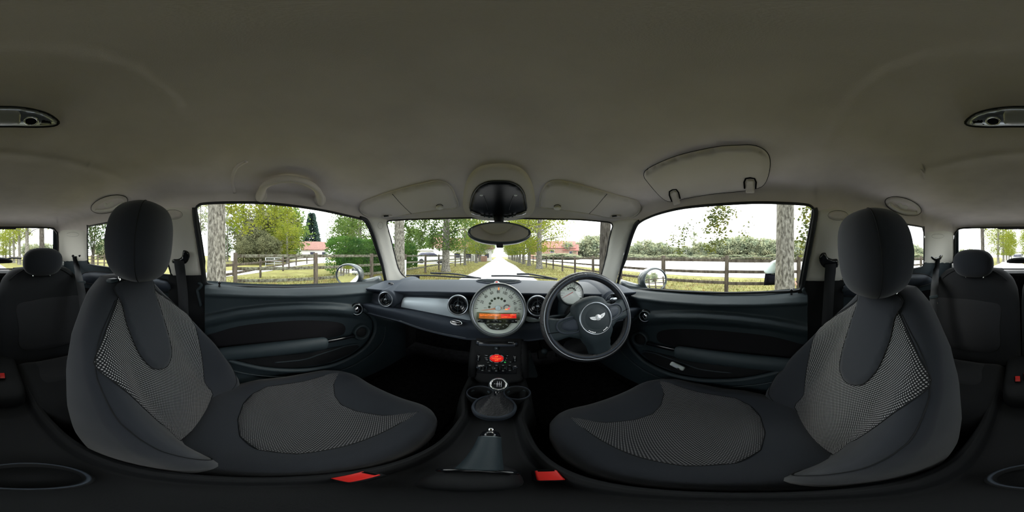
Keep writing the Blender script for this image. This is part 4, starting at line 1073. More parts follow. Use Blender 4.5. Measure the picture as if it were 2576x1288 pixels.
# interior mirror
MC = on_y(1257, 585, .540); mn = ((CAM - MC).normalized() + Vector((.10, -.62, .80)).normalized()).normalized()
MT = thing('interior_mirror', 'oval rear view mirror hanging below the overhead console', 'mirror', MC)
f6 = frame(MC, mn)
hw, hh = .107, .0405
put('mirror_housing', revolve(f6, [(.90, .002), (.93, .007), (.98, .006), (1.01, -.004), (.97, -.018), (.7, -.034), (.3, -.040), (.0001, -.041)], 56, sx=hw, sy=hh), 'mirror_shell', MT)
put('mirror_glass', revolve(f6, [(.915, .003), (.5, .003), (.0001, .003)], 56, sx=hw, sy=hh), 'mirror', MT)
st_ = shell(1255, 548, .02)
put('mirror_stem', tube(smooth_path([f6(0, .01, -.035), f6(0, .04, -.03), st_.lerp(MC, .25), st_], 4), lambda i: .014 + .0009 * i, 14), 'dark_plastic', MT)
put('dip_lever', fbox(f6, (.0, -hh - .004, -.008), (.022, .016, .010), .004), 'dark_plastic', MT)
put('stem_cap', fbox(f6, (.0, hh + .002, -.010), (.075, .010, .016), .004), 'dark_plastic', MT)

# ================================================================== SEATS
def ribbon(path, width, thick, wv):
    """a flat strap: path of points, width direction wv"""
    P = [Vector(p) for p in path]; V, F = [], []; n = len(P)
    for i, p in enumerate(P):
        t = (P[min(i + 1, n - 1)] - P[max(i - 1, 0)]).normalized(); w = Vector(wv); w = (w - t * w.dot(t)).normalized(); nn = t.cross(w)
        for a, b in ((-.5, -.5), (.5, -.5), (.5, .5), (-.5, .5)): V.append(p + w * (a * width) + nn * (b * thick))
    for i in range(n - 1):
        for k in range(4): F.append((i * 4 + k, i * 4 + (k + 1) % 4, i * 4 + 4 + (k + 1) % 4, i * 4 + 4 + k))
    F += [(3, 2, 1, 0), tuple(n * 4 - 4 + k for k in range(4))]
    return V, F
class Pad:
    """an upholstered pad: length s along T from B, half width w(s), front relief f(u, s), standing on N"""
    def __init__(self, B, T, N, X, s0, s1, w, f, th, endr=.05, endb=None):
        self.B, self.T, self.N, self.X = Vector(B), Vector(T).normalized(), Vector(N).normalized(), Vector(X).normalized()
        self.s0, self.s1, self.w, self.f, self.th, self.endr, self.endb = s0, s1, w, f, th, endr, endb or endr
    def edge(self, u): return 1 - math.sqrt(max(0.0, 1 - min(1, abs(u)) ** 5))
    def end(self, s):
        e = max(0.0, 1 - (self.s1 - s) / self.endr); b = max(0.0, 1 - (s - self.s0) / self.endb); k = max(e, b)
        return math.sqrt(max(0.0, 1 - k * k))
    def pt(self, u, s, off=0.0, front=True):
        w = self.w(s); k = self.end(s); mid = -self.th / 2
        n = self.f(u, s) - self.th * .45 * self.edge(u) if front else -self.th + self.th * .45 * self.edge(u)
        n = mid + (n - mid) * (.12 + .88 * k)
        return self.B + self.T * s + self.X * (w * u) + self.N * (n + off)
    def body(self, nu=32, ns=40):
        V, F = [], []
        us = [math.sin(math.pi / 2 * (-1 + 2 * i / nu)) for i in range(nu + 1)]
        ring = [(u, True) for u in us] + [(u, False) for u in reversed(us[1:-1])]
        m = len(ring)
        ss = [self.s0 + (self.s1 - self.s0) * (.5 - .5 * math.cos(math.pi * j / ns)) for j in range(ns + 1)]
        for s in ss:
            for u, fr_ in ring: V.append(self.pt(u, s, 0, fr_))
        for j in range(ns):
            for i in range(m):
                F.append((j * m + i, j * m + (i + 1) % m, (j + 1) * m + (i + 1) % m, (j + 1) * m + i))
        F.append(tuple(range(m - 1, -1, -1))); F.append(tuple(ns * m + i for i in range(m)))
        return V, F
    def panel(self, poly, off=.003, bev=.012, step=.016, base=0.0):
        """a sewn panel on the front; poly in (u, s), worked in metres"""
        ws = .25
        P = [(u * ws, s) for u, s in poly]
        g = pillow(P, step, lambda x, y, o: self.pt(x / ws, y, o), off, bev, base=base)
        return g
    def panel_uv(self, poly, off=.003, bev=.012, step=.016):
        ws = .25; P = [(u * ws, s) for u, s in poly]
        L = resample([(p[0], p[1], 0) for p in P], min(step, bev * .6), True)
        A = np.array([(v.x, v.y) for v in L]); B_ = np.roll(A, -1, 0)
        def of(x, y):
            t = min(1.0, edge_dist(x, y, A, B_) / bev); return off * math.sqrt(max(0.0, 1 - (1 - t) ** 2))
        return region([(v.x, v.y) for v in L], step, lambda x, y: self.pt(x / ws, y, of(x, y)), uv=lambda x, y: (x, y), bstep=min(step, bev * .6))
    def seam(self, poly, rad=.0014, off=.0005, closed=True):
        return tube([self.pt(u, s, off) for u, s in poly], rad, 6, closed)
def spl(pts, n=5, closed=True): return [(v.x, v.y) for v in smooth_path([(a, b, 0) for a, b in pts], n, closed)]
def sym(half): return half + [(-u, s) for u, s in reversed(half) if u != 0] if False else half

def front_seat(cx, dy, dz, lab, out, hr):
    base = Vector((cx, .12 + dy, .21))
    T = thing('front_seat', lab, 'car seat', base, 'front seats')
    th = R(20)
    Bk = Vector((cx, -.130 + dy, .440 + dz))
    wt = interp([-.13, -.06, 0, .138, .25, .372, .465, .532, .575, .612], [.225, .244, .250, .255, .249, .229, .196, .152, .118, .075])
    bol = interp([-.13, -.06, 0, .1, .22, .34, .44, .52, .6], [.06, .105, .118, .118, .104, .068, .030, .008, .0])
    def f(u, s): return .014 * math.exp(-((s - .13) / .12) ** 2) * (1 - u * u) + bol(s) * sstep(.42, .92, abs(u))
    P = Pad(Bk, (0, -math.sin(th), math.cos(th)), (0, math.cos(th), math.sin(th)), (1, 0, 0), -.13, .614, wt, f, .125, .05, .06)
    bk = put('backrest', P.body(), 'cloth', T)
    ins = [(.36, .568), (.50, .548), (.68, .50), (.84, .445), (.95, .40), (.86, .355), (.76, .305), (.67, .245), (.59, .17), (.51, .09), (.45, -.02)]
    ins = spl(ins + [(-u, s) for u, s in reversed(ins)], 4)
    put('dotted_panel', P.panel_uv(ins, .006, .010, .013), 'dotted_cloth', bk)
    put('panel_seam', P.seam(ins), 'dark_plastic', bk)
    ton = [(.66, .575), (.50, .52), (.42, .46), (.36, .40), (.30, .345), (.20, .295), (0, .272)]
    ton = spl(ton + [(-u, s) for u, s in reversed(ton[:-1])], 4)
    put('centre_panel', P.panel(ton, .0055, .008, .012, .0065), 'cloth', bk)
    put('panel_seam', P.seam(ton, .0016, .0072), 'dark_plastic', bk)
    for sg in (-1, 1):      # bolster seam running down the edge
        put('bolster_seam', P.seam(spl([(sg * .62, .53), (sg * .82, .47), (sg * .935, .405), (sg * .95, .30), (sg * .935, .18), (sg * .90, .08), (sg * .80, 0), (sg * .62, -.045)], 5, False), .0013, .0006, False), 'dark_plastic', bk)
    # cushion
    Bc = Vector((cx, -.150 + dy, .438 + dz)); tl = R(3)
    wc = interp([0, .08, .2, .36, .46, .52, .56, .58], [.225, .245, .256, .256, .248, .230, .200, .170])
    def fc(u, s): return .042 * sstep(.45, .95, abs(u)) * sstep(.04, .2, s) * (1 - sstep(.42, .56, s) * .5) - .006 * (1 - u * u) * sstep(.1, .2, s) * (1 - sstep(.3, .45, s)) - .014 * sstep(.46, .58, s)
    C = Pad(Bc, (0, math.cos(tl), math.sin(tl)), (0, -math.sin(tl), math.cos(tl)), (1, 0, 0), 0, .585, wc, fc, .15, .07)
    cu = put('cushion', C.body(), 'cloth', T)
    ci = [(0, .400), (.22, .412), (.48, .445), (.78, .510), (.72, .43), (.70, .35), (.71, .28), (.70, .215), (.58, .165), (.34, .135), (0, .125)]
    half = ci[1:-1]
    ci = [ci[0]] + [half[0], half[1], half[2]] + half[3:] + [ci[-1]]
    cpoly = ci + [(-u, s) for u, s in reversed(ci[1:-1])]
    put('woven_panel', C.panel_uv(cpoly, .006, .010, .015), 'fine_cloth', cu)
    put('panel_seam', C.seam(cpoly), 'dark_plastic', cu)
    # headrest
    hc = Vector(hr); Mx = Matrix.Translation(hc) @ Matrix.Rotation(R(-6), 4, 'X')
    def hs(p):      # flatter face towards the occupant, fuller at mid height
        q = p.copy(); q.x *= 1 - .10 * (q.z / .125) * (1 if q.z > 0 else .8) * .9 * (1 if q.z > 0 else -1) if q.z else 1
        q.y += -.018 * (q.x / .125) ** 2
        return q
    hd = put('headrest', superell(Mx, .120, .066, .117, .66, .66, 48, 28, hs), 'cloth', T)
    for sg in (-1, 1):
        sm = []
        for k in range(25):
            ph = -math.pi / 2 * .96 + math.pi * .96 * k / 24
            t_ = R(90 - sg * 46); p = Vector((.120 * spow(math.cos(ph), .66) * spow(math.cos(t_), .66), .066 * spow(math.cos(ph), .66) * spow(math.sin(t_), .66), .117 * spow(math.sin(ph), .66))); sm.append(Mx @ (hs(p) * 1.004))
        put('headrest_seam', tube(sm, .0013, 6), 'dark_plastic', hd)
        a = hc + Vector((sg * .055, -.045, -.085)); put('headrest_post', tube([a, a + Vector((0, -.012, -.07))], .0065, 10), 'chrome', T)
    put('post_catch', box(hc + Vector((.085, -.050, -.112)), (.030, .022, .012), .004), 'black_plastic', T)
    # side shields, rails and levers
    for sg in (-1, 1):
        put('side_shield', superell(Matrix.Translation((cx + sg * .236, .06 + dy, .325 + dz)), .020, .235, .050, .5, .4, 28, 12), 'black_plastic', T)
        put('seat_rail', box((cx + sg * .17, .08 + dy, .235), (.035, .56, .05), .006), 'dark_plastic', T)
    put('seat_pan', box((cx, .08 + dy, .305 + dz / 2), (.40, .46, .10 - dz), .02), 'dark_plastic', T)
    lv = Vector((cx + out * .245, .012 + dy, .400 + dz))
    put('recline_lever', box(lv, (.022, .050, .018), .006), 'pale_grey', T)
    return T
front_seat(-.362, .0, 0.0, 'passenger seat with dotted grey panels, on the side without the steering wheel', -1, (-.366, -.287, 1.100))
front_seat(.370, .015, -.022, 'driver seat with dotted grey panels, behind the steering wheel', 1, (.370, -.272, 1.070))

# red seat belt buckles beside the console
for (px, py), sg, lab in (((898, 1200), -1, 'red seat belt buckle beside the passenger cushion'), ((1379, 1196), 1, 'red seat belt buckle beside the driver cushion')):
    c = on_z(px, py, .462); fr = frame(c, (0, -.15, 1), (0, 1, 0)); f2 = tfr(fr, 0, 0, 0, R(-8 * sg))
    T = thing('belt_buckle', lab, 'seat belt buckle', c + Vector((0, 0, -.10)), 'front seat belt buckles')
    put('buckle_housing', fbox(f2, (0, 0, -.035), (.026, .046, .066), .006, 3), 'dark_plastic', T)
    put('release_button', fbox(f2, (0, .0, .0005), (.021, .038, .008), .002), 'red_plastic', T)
    put('buckle_slot', fbox(f2, (0, .017, .0035), (.016, .005, .004), .0005), 'void', T)
    put('buckle_stalk', tube([c + Vector((0, 0, -.06)), c + Vector((sg * .004, -.02, -.12)), c + Vector((sg * .01, -.04, -.20))], .010, 8), 'dark_plastic', T)

# ------------------------------------------------------------------ rear bench
rb = thing('rear_bench', 'black rear bench with two sculpted seats and lower woven panels', 'rear seat', (0, -.9, .21))
thr = R(24)
for sg in (-1, 1):
    Bk = Vector((sg * .312, -.845, .450))
    wt = interp([-.05, .0, .2, .36, .46, .53, .57, .60], [.305, .307, .308, .306, .296, .270, .235, .19])
    f = lambda u, s: .020 * sstep(.5, .95, abs(u)) * (1 - sstep(.38, .5, s)) + .010 * math.exp(-((s - .15) / .12) ** 2) - .03 * sstep(.35, 1, -sg * u) * sstep(.40, .6, s)
    P = Pad(Bk, (0, -math.sin(thr), math.cos(thr)), (0, math.cos(thr), math.sin(thr)), (1, 0, 0), -.06, .605, wt, f, .13)
    b = put('backrest', P.body(28, 34), 'cloth_rear', rb)
    q = [(-sg * .62, .33), (-sg * .3, .355), (0, .365), (sg * .4, .362), (sg * .80, .345), (sg * .80, .2), (sg * .74, .06), (0, .03), (-sg * .60, .05), (-sg * .62, .2)]
    q = spl(q, 4) ; put('woven_panel', P.panel(q, .008, .02, .02), 'cloth_rear_insert', b)
    put('panel_seam', P.seam(q, .002), 'dark_plastic', b)
    put('top_piping', P.seam(spl([(-.8, .50), (-.6, .555), (-.3, .588), (0, .592), (.3, .588), (.6, .555), (.8, .50)], 4, False), .003, .004, False), 'cloth_rear', b)
    # headrest
    hc = on_y(108, 659, -1.03) if sg < 0 else on_y(2448, 663, -1.03)
    Mx = Matrix.Translation(hc) @ Matrix.Rotation(R(-18), 4, 'X')
    put('headrest', superell(Mx, .136, .060, .094, .78, .78, 40, 22), 'cloth', rb)
    for k in (-1, 1): put('headrest_post', tube([hc + Vector((k * .06, -.02, -.07)), hc + Vector((k * .06, -.045, -.15))], .007, 8), 'chrome', rb)
    e = hc + Vector((-sg * -.142, -.005, -.010)) if sg < 0 else hc + Vector((.142, -.005, -.010))
    put('headrest_catch', box(hc + Vector((-.150 if sg < 0 else .146, -.02, -.015)), (.022, .015, .030), .003), 'lens', rb)
    # cushion
    Cc = Pad(Vector((sg * .345, -.86, .425)), (0, 1, -.03), (0, .03, 1), (1, 0, 0), 0, .50, interp([0, .3, .42, .48, .5], [.26, .262, .25, .23, .2]), lambda u, s: .022 * sstep(.5, .95, abs(u)) - .03 * sstep(.38, .5, s), .18, .08)
    c_ = put('cushion', Cc.body(26, 28), 'cloth_rear', rb)
    q = spl([(-.62, .24), (0, .245), (.62, .24), (.60, .12), (.5, .04), (-.5, .04), (-.6, .12)], 4)
    put('woven_panel', Cc.panel(q, .006, .015, .02), 'cloth_rear_insert', c_)
put('centre_tray', superell(Matrix.Translation((-.005, -.70, .405)), .085, .19, .055, .45, .4, 32, 14), 'dark_plastic', rb)
put('bench_base', box((0, -.68, .27), (1.30, .50, .14), .03), 'carpet', rb)
for px, py, lab, x in ((6, 945, 'red rear seat belt buckle on the passenger half of the bench', -.03), (2560, 953, 'red rear seat belt buckle on the driver half of the bench', .02)):
    c = on_z(px, py, .480); fr = frame(c, (0, .72, .69), (1, 0, 0))
    T = thing('belt_buckle', lab, 'seat belt buckle', c + Vector((0, -.05, -.05)), 'rear seat belt buckles')
    put('buckle_housing', fbox(fr, (0, 0, -.02), (.040, .026, .036), .006, 3), 'dark_plastic', T)
    put('release_button', fbox(fr, (0, .0, .0005), (.028, .019, .006), .0015), 'red_plastic', T)
    put('buckle_slot', fbox(fr, (0, .0115, .001), (.018, .004, .004), .0005), 'void', T)
# parcel shelf
tag(put('parcel_shelf', box((0, -1.30, .925), (1.06, .26, .022), .008), 'cloth_rear'), 'dark parcel shelf behind the rear bench', 'shelf')

# ------------------------------------------------------------------ seat belts
def belt(nm, lab, hooks, path, wid, wv, grp, tongue=None):
    T = thing(nm, lab, 'seat belt', path[0], grp)
    put('belt_guide', pillow(curve_poly(hooks, 3), 4, lambda x, y, o: shell(x, y, .010 + o), .018, 3.5), 'gloss_black', T)
    put('strap', ribbon(smooth_path(path, 6), wid, .0025, wv), 'belt', T)
    if tongue:
        c, n, up = tongue; fr = frame(c, n, up)
        t_ = put('belt_tongue', fbox(fr, (0, 0, 0), (.052, .020, .007), .003), 'black_plastic', T)
        put('tongue_plate', merge(fbox(fr, (-.0115, -.026, 0), (.006, .034, .002)), fbox(fr, (.0115, -.026, 0), (.006, .034, .002)), fbox(fr, (0, -.0415, 0), (.029, .006, .002))), 'chrome', t_, smooth=False)
    return T
sh = shell
belt('seat_belt', 'front seat belt hanging from the passenger side centre pillar', [(462, 629), (473, 632), (478, 643), (474, 656), (466, 664), (452, 664), (434, 662), (434, 652), (448, 651), (457, 645), (459, 635)],
     [sh(450, 656, .034), sh(452, 672, .034), on_x(455, 693, -.645), on_x(460, 740, -.640), on_x(462, 800, -.640), on_x(464, 900, -.640)], .047, (0, 1, .1), 'front seat belts')
belt('seat_belt', 'front seat belt hanging from the driver side centre pillar', [(2076, 635), (2066, 637), (2060, 649), (2064, 664), (2074, 674), (2090, 675), (2108, 672), (2108, 652), (2093, 651), (2082, 646), (2079, 639)],
     [sh(2090, 664, .034), sh(2089, 682, .034), on_x(2087, 707, .645), on_x(2084, 760, .640), on_x(2080, 830, .640), on_x(2078, 900, .640)], .047, (0, 1, .1), 'front seat belts')
belt('rear_seat_belt', 'rear seat belt beside the bench on the passenger side', [(176, 637), (180, 637), (187, 642), (194, 643), (200, 640), (204, 641), (202, 645), (196, 648), (184, 648), (179, 644)],
     [sh(189, 645, .03), sh(193, 670, .05), on_r(199, 700, 1.05), on_r(207, 745, .98), on_r(214, 800, .92), on_r(218, 860, .86)], .046, (.87, -.49, 0), 'rear seat belts', (on_r(205, 711, 1.02), (.5, .8, .25), (.1, .2, 1)))
belt('rear_seat_belt', 'rear seat belt beside the bench on the driver side', [(2341, 645), (2345, 644), (2352, 648), (2361, 646), (2366, 641), (2371, 641), (2371, 647), (2364, 655), (2352, 656), (2344, 651)],
     [sh(2358, 651, .03), sh(2355, 680, .05), on_r(2352, 710, 1.05), on_r(2350, 740, 1.0), on_r(2344, 800, .93), on_r(2338, 860, .88)], .046, (.87, .49, 0), 'rear seat belts', (on_r(2349, 747, .985), (-.5, .8, .3), (.15, .1, 1)))

# rounded arm pads under the quarter windows
for s, P_, lab in ((-1, [(205, 692), (225, 684), (280, 686), (340, 695), (420, 705), (425, 735), (330, 728), (240, 716), (207, 708)], 'padded black side rest below the passenger side quarter window'),
                   (1, [(2345, 700), (2325, 690), (2280, 690), (2200, 703), (2125, 716), (2125, 745), (2220, 738), (2310, 722), (2343, 712)], 'padded black side rest below the driver side quarter window')):
    T = thing('side_rest', lab, 'armrest', shell(P_[3][0], P_[3][1]), 'rear side rests')
    put('rest_pad', pillow(curve_poly(P_, 3), 8, lambda x, y, o: shell(x, y, o), .06, 16), 'grey_plastic', T)
    put('rest_edge', tube([shell(x, y, .004) for x, y in curve_poly(P_, 3)], .004, 8, True), 'dark_plastic', T)

# wipers, pedals, mat
for pts, pivot, lab in (([(1021, 693), (1060, 693), (1100, 694), (1150, 697), (1200, 699)], [(1090, 687), (1115, 687.5), (1150, 690), (1190, 697), (1210, 700)], 'windscreen wiper resting in front of the passenger'),
                        ([(1236, 694), (1290, 694), (1340, 697), (1400, 703)], [(1310, 689), (1335, 690), (1370, 696), (1402, 702)], 'windscreen wiper resting in front of the driver')):
    T = thing('windscreen_wiper', lab, 'wiper', shell(pts[2][0], pts[2][1], -.03), 'windscreen wipers')
    put('wiper_blade', tube(smooth_path([shell(x, y, -.030) for x, y in pts], 5), .0055, 8), 'rubber', T)
    put('wiper_arm', tube(smooth_path([shell(x, y, -.040) for x, y in pivot], 5), lambda i: .0055, 8), 'rubber', T)
    put('arm_joint', box(shell(pivot[0][0] + 6, pivot[0][1] + .5, -.038), (.085, .010, .012), .003), 'rubber', T)
T = thing('rear_wiper', 'rear wiper with motor cover at the foot of the tailgate window', 'wiper', shell(2570, 655, -.005))
put('motor_cover', pillow(curve_poly([(2533, 656), (2545, 650), (2570, 647), (2595, 650), (2607, 656), (2600, 662), (2540, 662)], 3), 6, lambda x, y, o: shell(x, y, o), .03, 6), 'dark_plastic', T)
put('wiper_blade', tube([shell(2590, 652, -.03), shell(2605, 649, -.03), shell(2630, 650, -.03)], .007, 8), 'rubber', T)
T = thing('pedal_set', 'dark pedals in the driver footwell', 'pedals', (.37, .98, .22))
for k, x in enumerate((.25, .36, .46)):
    put('pedal', box((x, .94, .40), (.055 if k < 2 else .045, .02, .07 if k < 2 else .14), .006, Matrix.Rotation(R(-25), 3, 'X')), 'rubber', T)
    put('pedal_arm', tube([(x, .955, .42), (x, 1.02, .50), (x, 1.06, .60)], .008, 8), 'dark_plastic', T)
c = on_y(1340, 918, .80)
tag(put('footwell_patch', pillow([(1329, 880), (1334, 882), (1353, 945), (1350, 950), (1322, 950), (1318, 947)], 6, lambda x, y, o: on_y(x, y, .80 - o), .012, 4), 'mirror_shell'), 'grey triangular patch beside the centre stack in the driver footwell', 'kick panel')  # one raised grey triangle low in the footwell
c = on_y(1370, 884, .72)
T = thing('release_knob', 'small round black knob below the dashboard left of the steering wheel', 'knob', c)
put('knob_ball', superell(Matrix.Translation(c), .016, .014, .016, 1, 1, 20, 12), 'black_plastic', T)
put('knob_stem', tube([c, c + Vector((0, .06, .02))], .006, 8), 'dark_plastic', T)
for s, lab in ((-1, 'black floor mat in the passenger footwell'), (1, 'black floor mat in the driver footwell')):
    tag(put('floor_mat', box((s * .37, .72, .217), (.46, .62, .014), .006), 'carpet'), lab, 'floor mat', 'front floor mats')

# ================================================================== OUTSIDE: tree lined lane between paddock fences
LANE = R(1.9)                                   # the lane runs a little left of where the car points
def RD(x, y, z=0.0):
    c, s = math.cos(LANE), math.sin(LANE)
    return Vector((CAM.x + x * c - y * s, CAM.y + x * s + y * c, z))
def EP(px, r, z=0.0):
    a = R((px - 1288) / PPD + YAW); return Vector((CAM.x + r * math.sin(a), CAM.y + r * math.cos(a), z))
def ground_mat(name, cols, scale, bump=.3, bscale=60, rough=.95):
    m = bpy.data.materials.new(name); m.use_nodes = True; nt = m.node_tree; b = nt.nodes['Principled BSDF']
    b.inputs['Roughness'].default_value = rough; b.inputs['Specular IOR Level'].default_value = .1
    tc = nt.nodes.new('ShaderNodeTexCoord'); n = nt.nodes.new('ShaderNodeTexNoise'); n.inputs['Scale'].default_value = scale; n.inputs['Detail'].default_value = 8; n.inputs['Roughness'].default_value = .65
    cr = nt.nodes.new('ShaderNodeValToRGB'); el = cr.color_ramp.elements
    el[0].position = cols[0][0]; el[0].color = (*cols[0][1], 1); el[1].position = cols[-1][0]; el[1].color = (*cols[-1][1], 1)
    for p, c in cols[1:-1]: e = el.new(p); e.color = (*c, 1)
    n2 = nt.nodes.new('ShaderNodeTexNoise'); n2.inputs['Scale'].default_value = bscale; n2.inputs['Detail'].default_value = 4
    bp = nt.nodes.new('ShaderNodeBump'); bp.inputs['Strength'].default_value = bump; bp.inputs['Distance'].default_value = .02
    nt.links.new(tc.outputs['Object'], n.inputs['Vector']); nt.links.new(tc.outputs['Object'], n2.inputs['Vector'])
    nt.links.new(n.outputs['Fac'], cr.inputs['Fac']); nt.links.new(cr.outputs['Color'], b.inputs['Base Color'])
    nt.links.new(n2.outputs['Fac'], bp.inputs['Height']); nt.links.new(bp.outputs['Normal'], b.inputs['Normal'])
    MATS[name] = m
ground_mat('grass', [(.30, (.095, .080, .034)), (.45, (.140, .128, .045)), (.58, (.160, .158, .050)), (.72, (.235, .205, .100))], 1.3)
ground_mat('lane_surface', [(.3, (.36, .345, .345)), (.7, (.48, .47, .47))], 2.2, .2, 120)
ground_mat('sand', [(.3, (.58, .57, .555)), (.7, (.68, .67, .65))], .8, .25, 40)
ground_mat('gravel_drive', [(.3, (.42, .41, .42)), (.7, (.52, .51, .51))], 1.5, .25, 60)
mat('bark', (.070, .064, .055), .95, spec=.1, bump=1.0, bscale=14, stretch=(2.0, 2.0, .7), var=0, col2=(.25, .24, .21), vscale=14, detail=10)
mat('bark_dark', (.030, .026, .022), .95, spec=.1, bump=1.0, bscale=9, stretch=(2.2, 2.2, .5), col2=(.09, .082, .072), vscale=8, detail=8)
mat('fence_wood', (.045, .036, .028), .9, spec=.15, bump=.6, bscale=40, stretch=(1, 1, .2), col2=(.12, .102, .082), vscale=9)
mat('fence_moss', (.055, .046, .034), .95, spec=.1, bump=.8, bscale=60, col2=(.16, .165, .125), vscale=16)
leaf_mat('leaf_green', (.050, .095, .028), (.120, .170, .040))
leaf_mat('leaf_yellow', (.110, .150, .022), (.230, .240, .035))
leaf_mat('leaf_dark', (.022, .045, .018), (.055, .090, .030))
leaf_mat('leaf_hedge', (.035, .095, .022), (.090, .175, .035), 1.5)
leaf_mat('leaf_spray', (.045, .070, .035), (.15, .15, .03), 2.0, .2)
leaf_mat('leaf_olive', (.080, .090, .050), (.150, .150, .080))
leaf_mat('leaf_far_haze', (.19, .235, .165), (.34, .33, .20), .35)  # leaf colour paled to put distance haze into it
leaf_mat('leaf_conifer', (.035, .060, .055), (.060, .095, .075))
leaf_mat('leaf_litter', (.10, .060, .022), (.20, .125, .050), 6.0, .1)
leaf_mat('grass_blade', (.085, .090, .020), (.165, .160, .045), 3.0, .3)
mat('render_white', (.62, .61, .60), .9, spec=.2, bump=.2, bscale=30)
mat('roof_tile', (.16, .085, .070), .9, spec=.2, bump=.5, bscale=20, var=.2, vscale=6)
mat('roof_red', (.24, .10, .085), .9, spec=.2, bump=.5, bscale=20, var=.2, vscale=6)  # roof red dulled, with distance haze put into the colour
mat('brick_wall', (.27, .165, .13), .9, spec=.2, bump=.5, bscale=25, var=.2, vscale=14)  # brick tone paled by the same painted haze
mat('window_dark', (.020, .020, .045), .25, spec=.5)
mat('sign_white', (.60, .63, .66), .6)
mat('gate_metal', (.42, .44, .46), .4, metal=.5)
mat('car_paint', (.50, .52, .54), .25, metal=.3, coat=.5)
mat('tyre', (.02, .02, .02), .8)
mat('shirt', (.45, .53, .52), .9, spec=.15)
mat('trousers', (.008, .008, .014), .9, spec=.1)
mat('skin', (.42, .26, .19), .6)
mat('hair', (.05, .035, .025), .8)

def strip(pts_l, pts_r, z):
    n = len(pts_l); return [Vector((p.x, p.y, z)) for p in pts_l] + [Vector((p.x, p.y, z)) for p in pts_r], [(i, n + i, n + i + 1, i + 1) for i in range(n - 1)]
tag(put('ground', grid(40, 40, lambda u, v: Vector((-160 + 320 * u, -160 + 320 * v, 0))), 'grass'), 'yellowing grass lawn and verges around the lane', 'grass', kind='structure')
ys = [-90 + 6 * k for k in range(36)]
_w = lambda y: .10 * math.sin(y * .7) + .06 * math.sin(y * 1.9)
tag(put('road', strip([RD(-1.60 + _w(y), y) for y in ys], [RD(1.72 + _w(y + 3), y) for y in ys], .012), 'lane_surface'), 'pale straight lane between two rows of trees', 'lane', kind='structure')
tag(put('field', strip([RD(8.3 + .5 * math.sin(y * .21), y) for y in range(-70, 90, 8)], [RD(48, y) for y in range(-70, 90, 8)], .010), 'sand'), 'bright pale riding arena beyond the driver side fence', 'paddock', kind='structure')
dp_ = [(430, 6.6, 8.6), (500, 7.0, 9.2), (560, 7.6, 10.2), (620, 8.6, 12.0), (680, 10.5, 15), (730, 14, 21), (790, 19, 30), (850, 24, 38)]
tag(put('path', strip([EP(p, a) for p, a, b in dp_], [EP(p, b) for p, a, b in dp_], .011), 'gravel_drive'), 'white gravel drive curving across the lawn to the house', 'drive', kind='structure')
tag(put('path', strip([RD(-18, 12), RD(-10, 15), RD(-5.2, 22)], [RD(-20, 20), RD(-11, 21), RD(-5.4, 27)], .011), 'gravel_drive'), 'pale yard in front of the white bungalow', 'drive', kind='structure')

# grass blades and fallen leaves along the verges
def scatter(n, fn, seed):
    r = random.Random(seed); V, F = [], []
    for _ in range(n):
        a = fn(r); k = len(V); V += a; F.append(tuple(range(k, k + len(a))))
    return V, F
def blade(r):
    s = r.choice((-1, 1)); p = RD(s * r.uniform(1.75, 7.5), r.triangular(-14, 26, 4)); h = r.uniform(.03, .085); a = r.uniform(0, 6.28); w = .008
    d = Vector((math.cos(a), math.sin(a), 0)); l = Vector((r.uniform(-.03, .03), r.uniform(-.03, .03), h))
    return [p - d * w, p + d * w, p + l]
tag(put('grass_blades', scatter(42000, blade, 3), 'grass_blade', smooth=False), 'short grass blades on the verges beside the lane', 'grass', kind='stuff')
def fallen(r):
    s = r.choice((-1, -1, 1)); p = RD(s * r.uniform(1.5, 6.5), r.triangular(-12, 22, 4), .03 + r.uniform(0, .02)); a = r.uniform(0, 6.28); k = r.uniform(.025, .05)
    d = Vector((math.cos(a), math.sin(a), r.uniform(-.3, .3))) * k; e = Vector((-math.sin(a), math.cos(a), r.uniform(-.3, .3))) * k * .6
    return [p - d, p - e, p + d, p + e]
tag(put('fallen_leaves', scatter(9000, fallen, 5), 'leaf_litter', smooth=False), 'brown fallen leaves scattered over the grass verges', 'leaves', kind='stuff')

# ------------------------------------------------------------------ fences: every post and rail its own part
post_me = mesh('post', *box((0, 0, .54), (.10, .10, 1.14), .008), 'fence_wood', sharp=40)
def rail_mesh(L, m): return mesh('rail', *box((0, 0, 0), (L, .038, .085), .006), m, sharp=40)
_rm = {}
def fence(nm, lab, pts, heights, postw=1.0, moss=False, ph=1.0):
    T = thing(nm, lab, 'fence', pts[0])
    for p in pts:
        o = link('post', post_me, T); o.location = p; o.scale = (postw, postw, ph); o.rotation_euler = (rnd.uniform(-.02, .02), rnd.uniform(-.02, .02), LANE)
    for a, b in zip(pts, pts[1:]):
        L = round((b - a).length, 2); key = (L, moss)
        if key not in _rm: _rm[key] = rail_mesh(L, 'fence_moss' if moss else 'fence_wood')
        for h in heights:
            o = link('rail', _rm[key], T); c = (a + b) / 2; o.location = (c.x, c.y, h + rnd.uniform(-.012, .012))
            o.rotation_euler = (0, rnd.uniform(-.006, .006), math.atan2(b.y - a.y, b.x - a.x))
    return T
fence('paddock_fence', 'weathered three rail fence with lichen along the passenger side verge', [RD(-4.2, -.2 + 2.22 * k) for k in range(0, 13)], (.38, .70, 1.02), moss=True)
fence('paddock_fence', 'brown three rail fence bordering the pale arena on the driver side', [RD(4.4, -19.02 + 1.98 * k) for k in range(0, 30)], (.35, .66, .97))
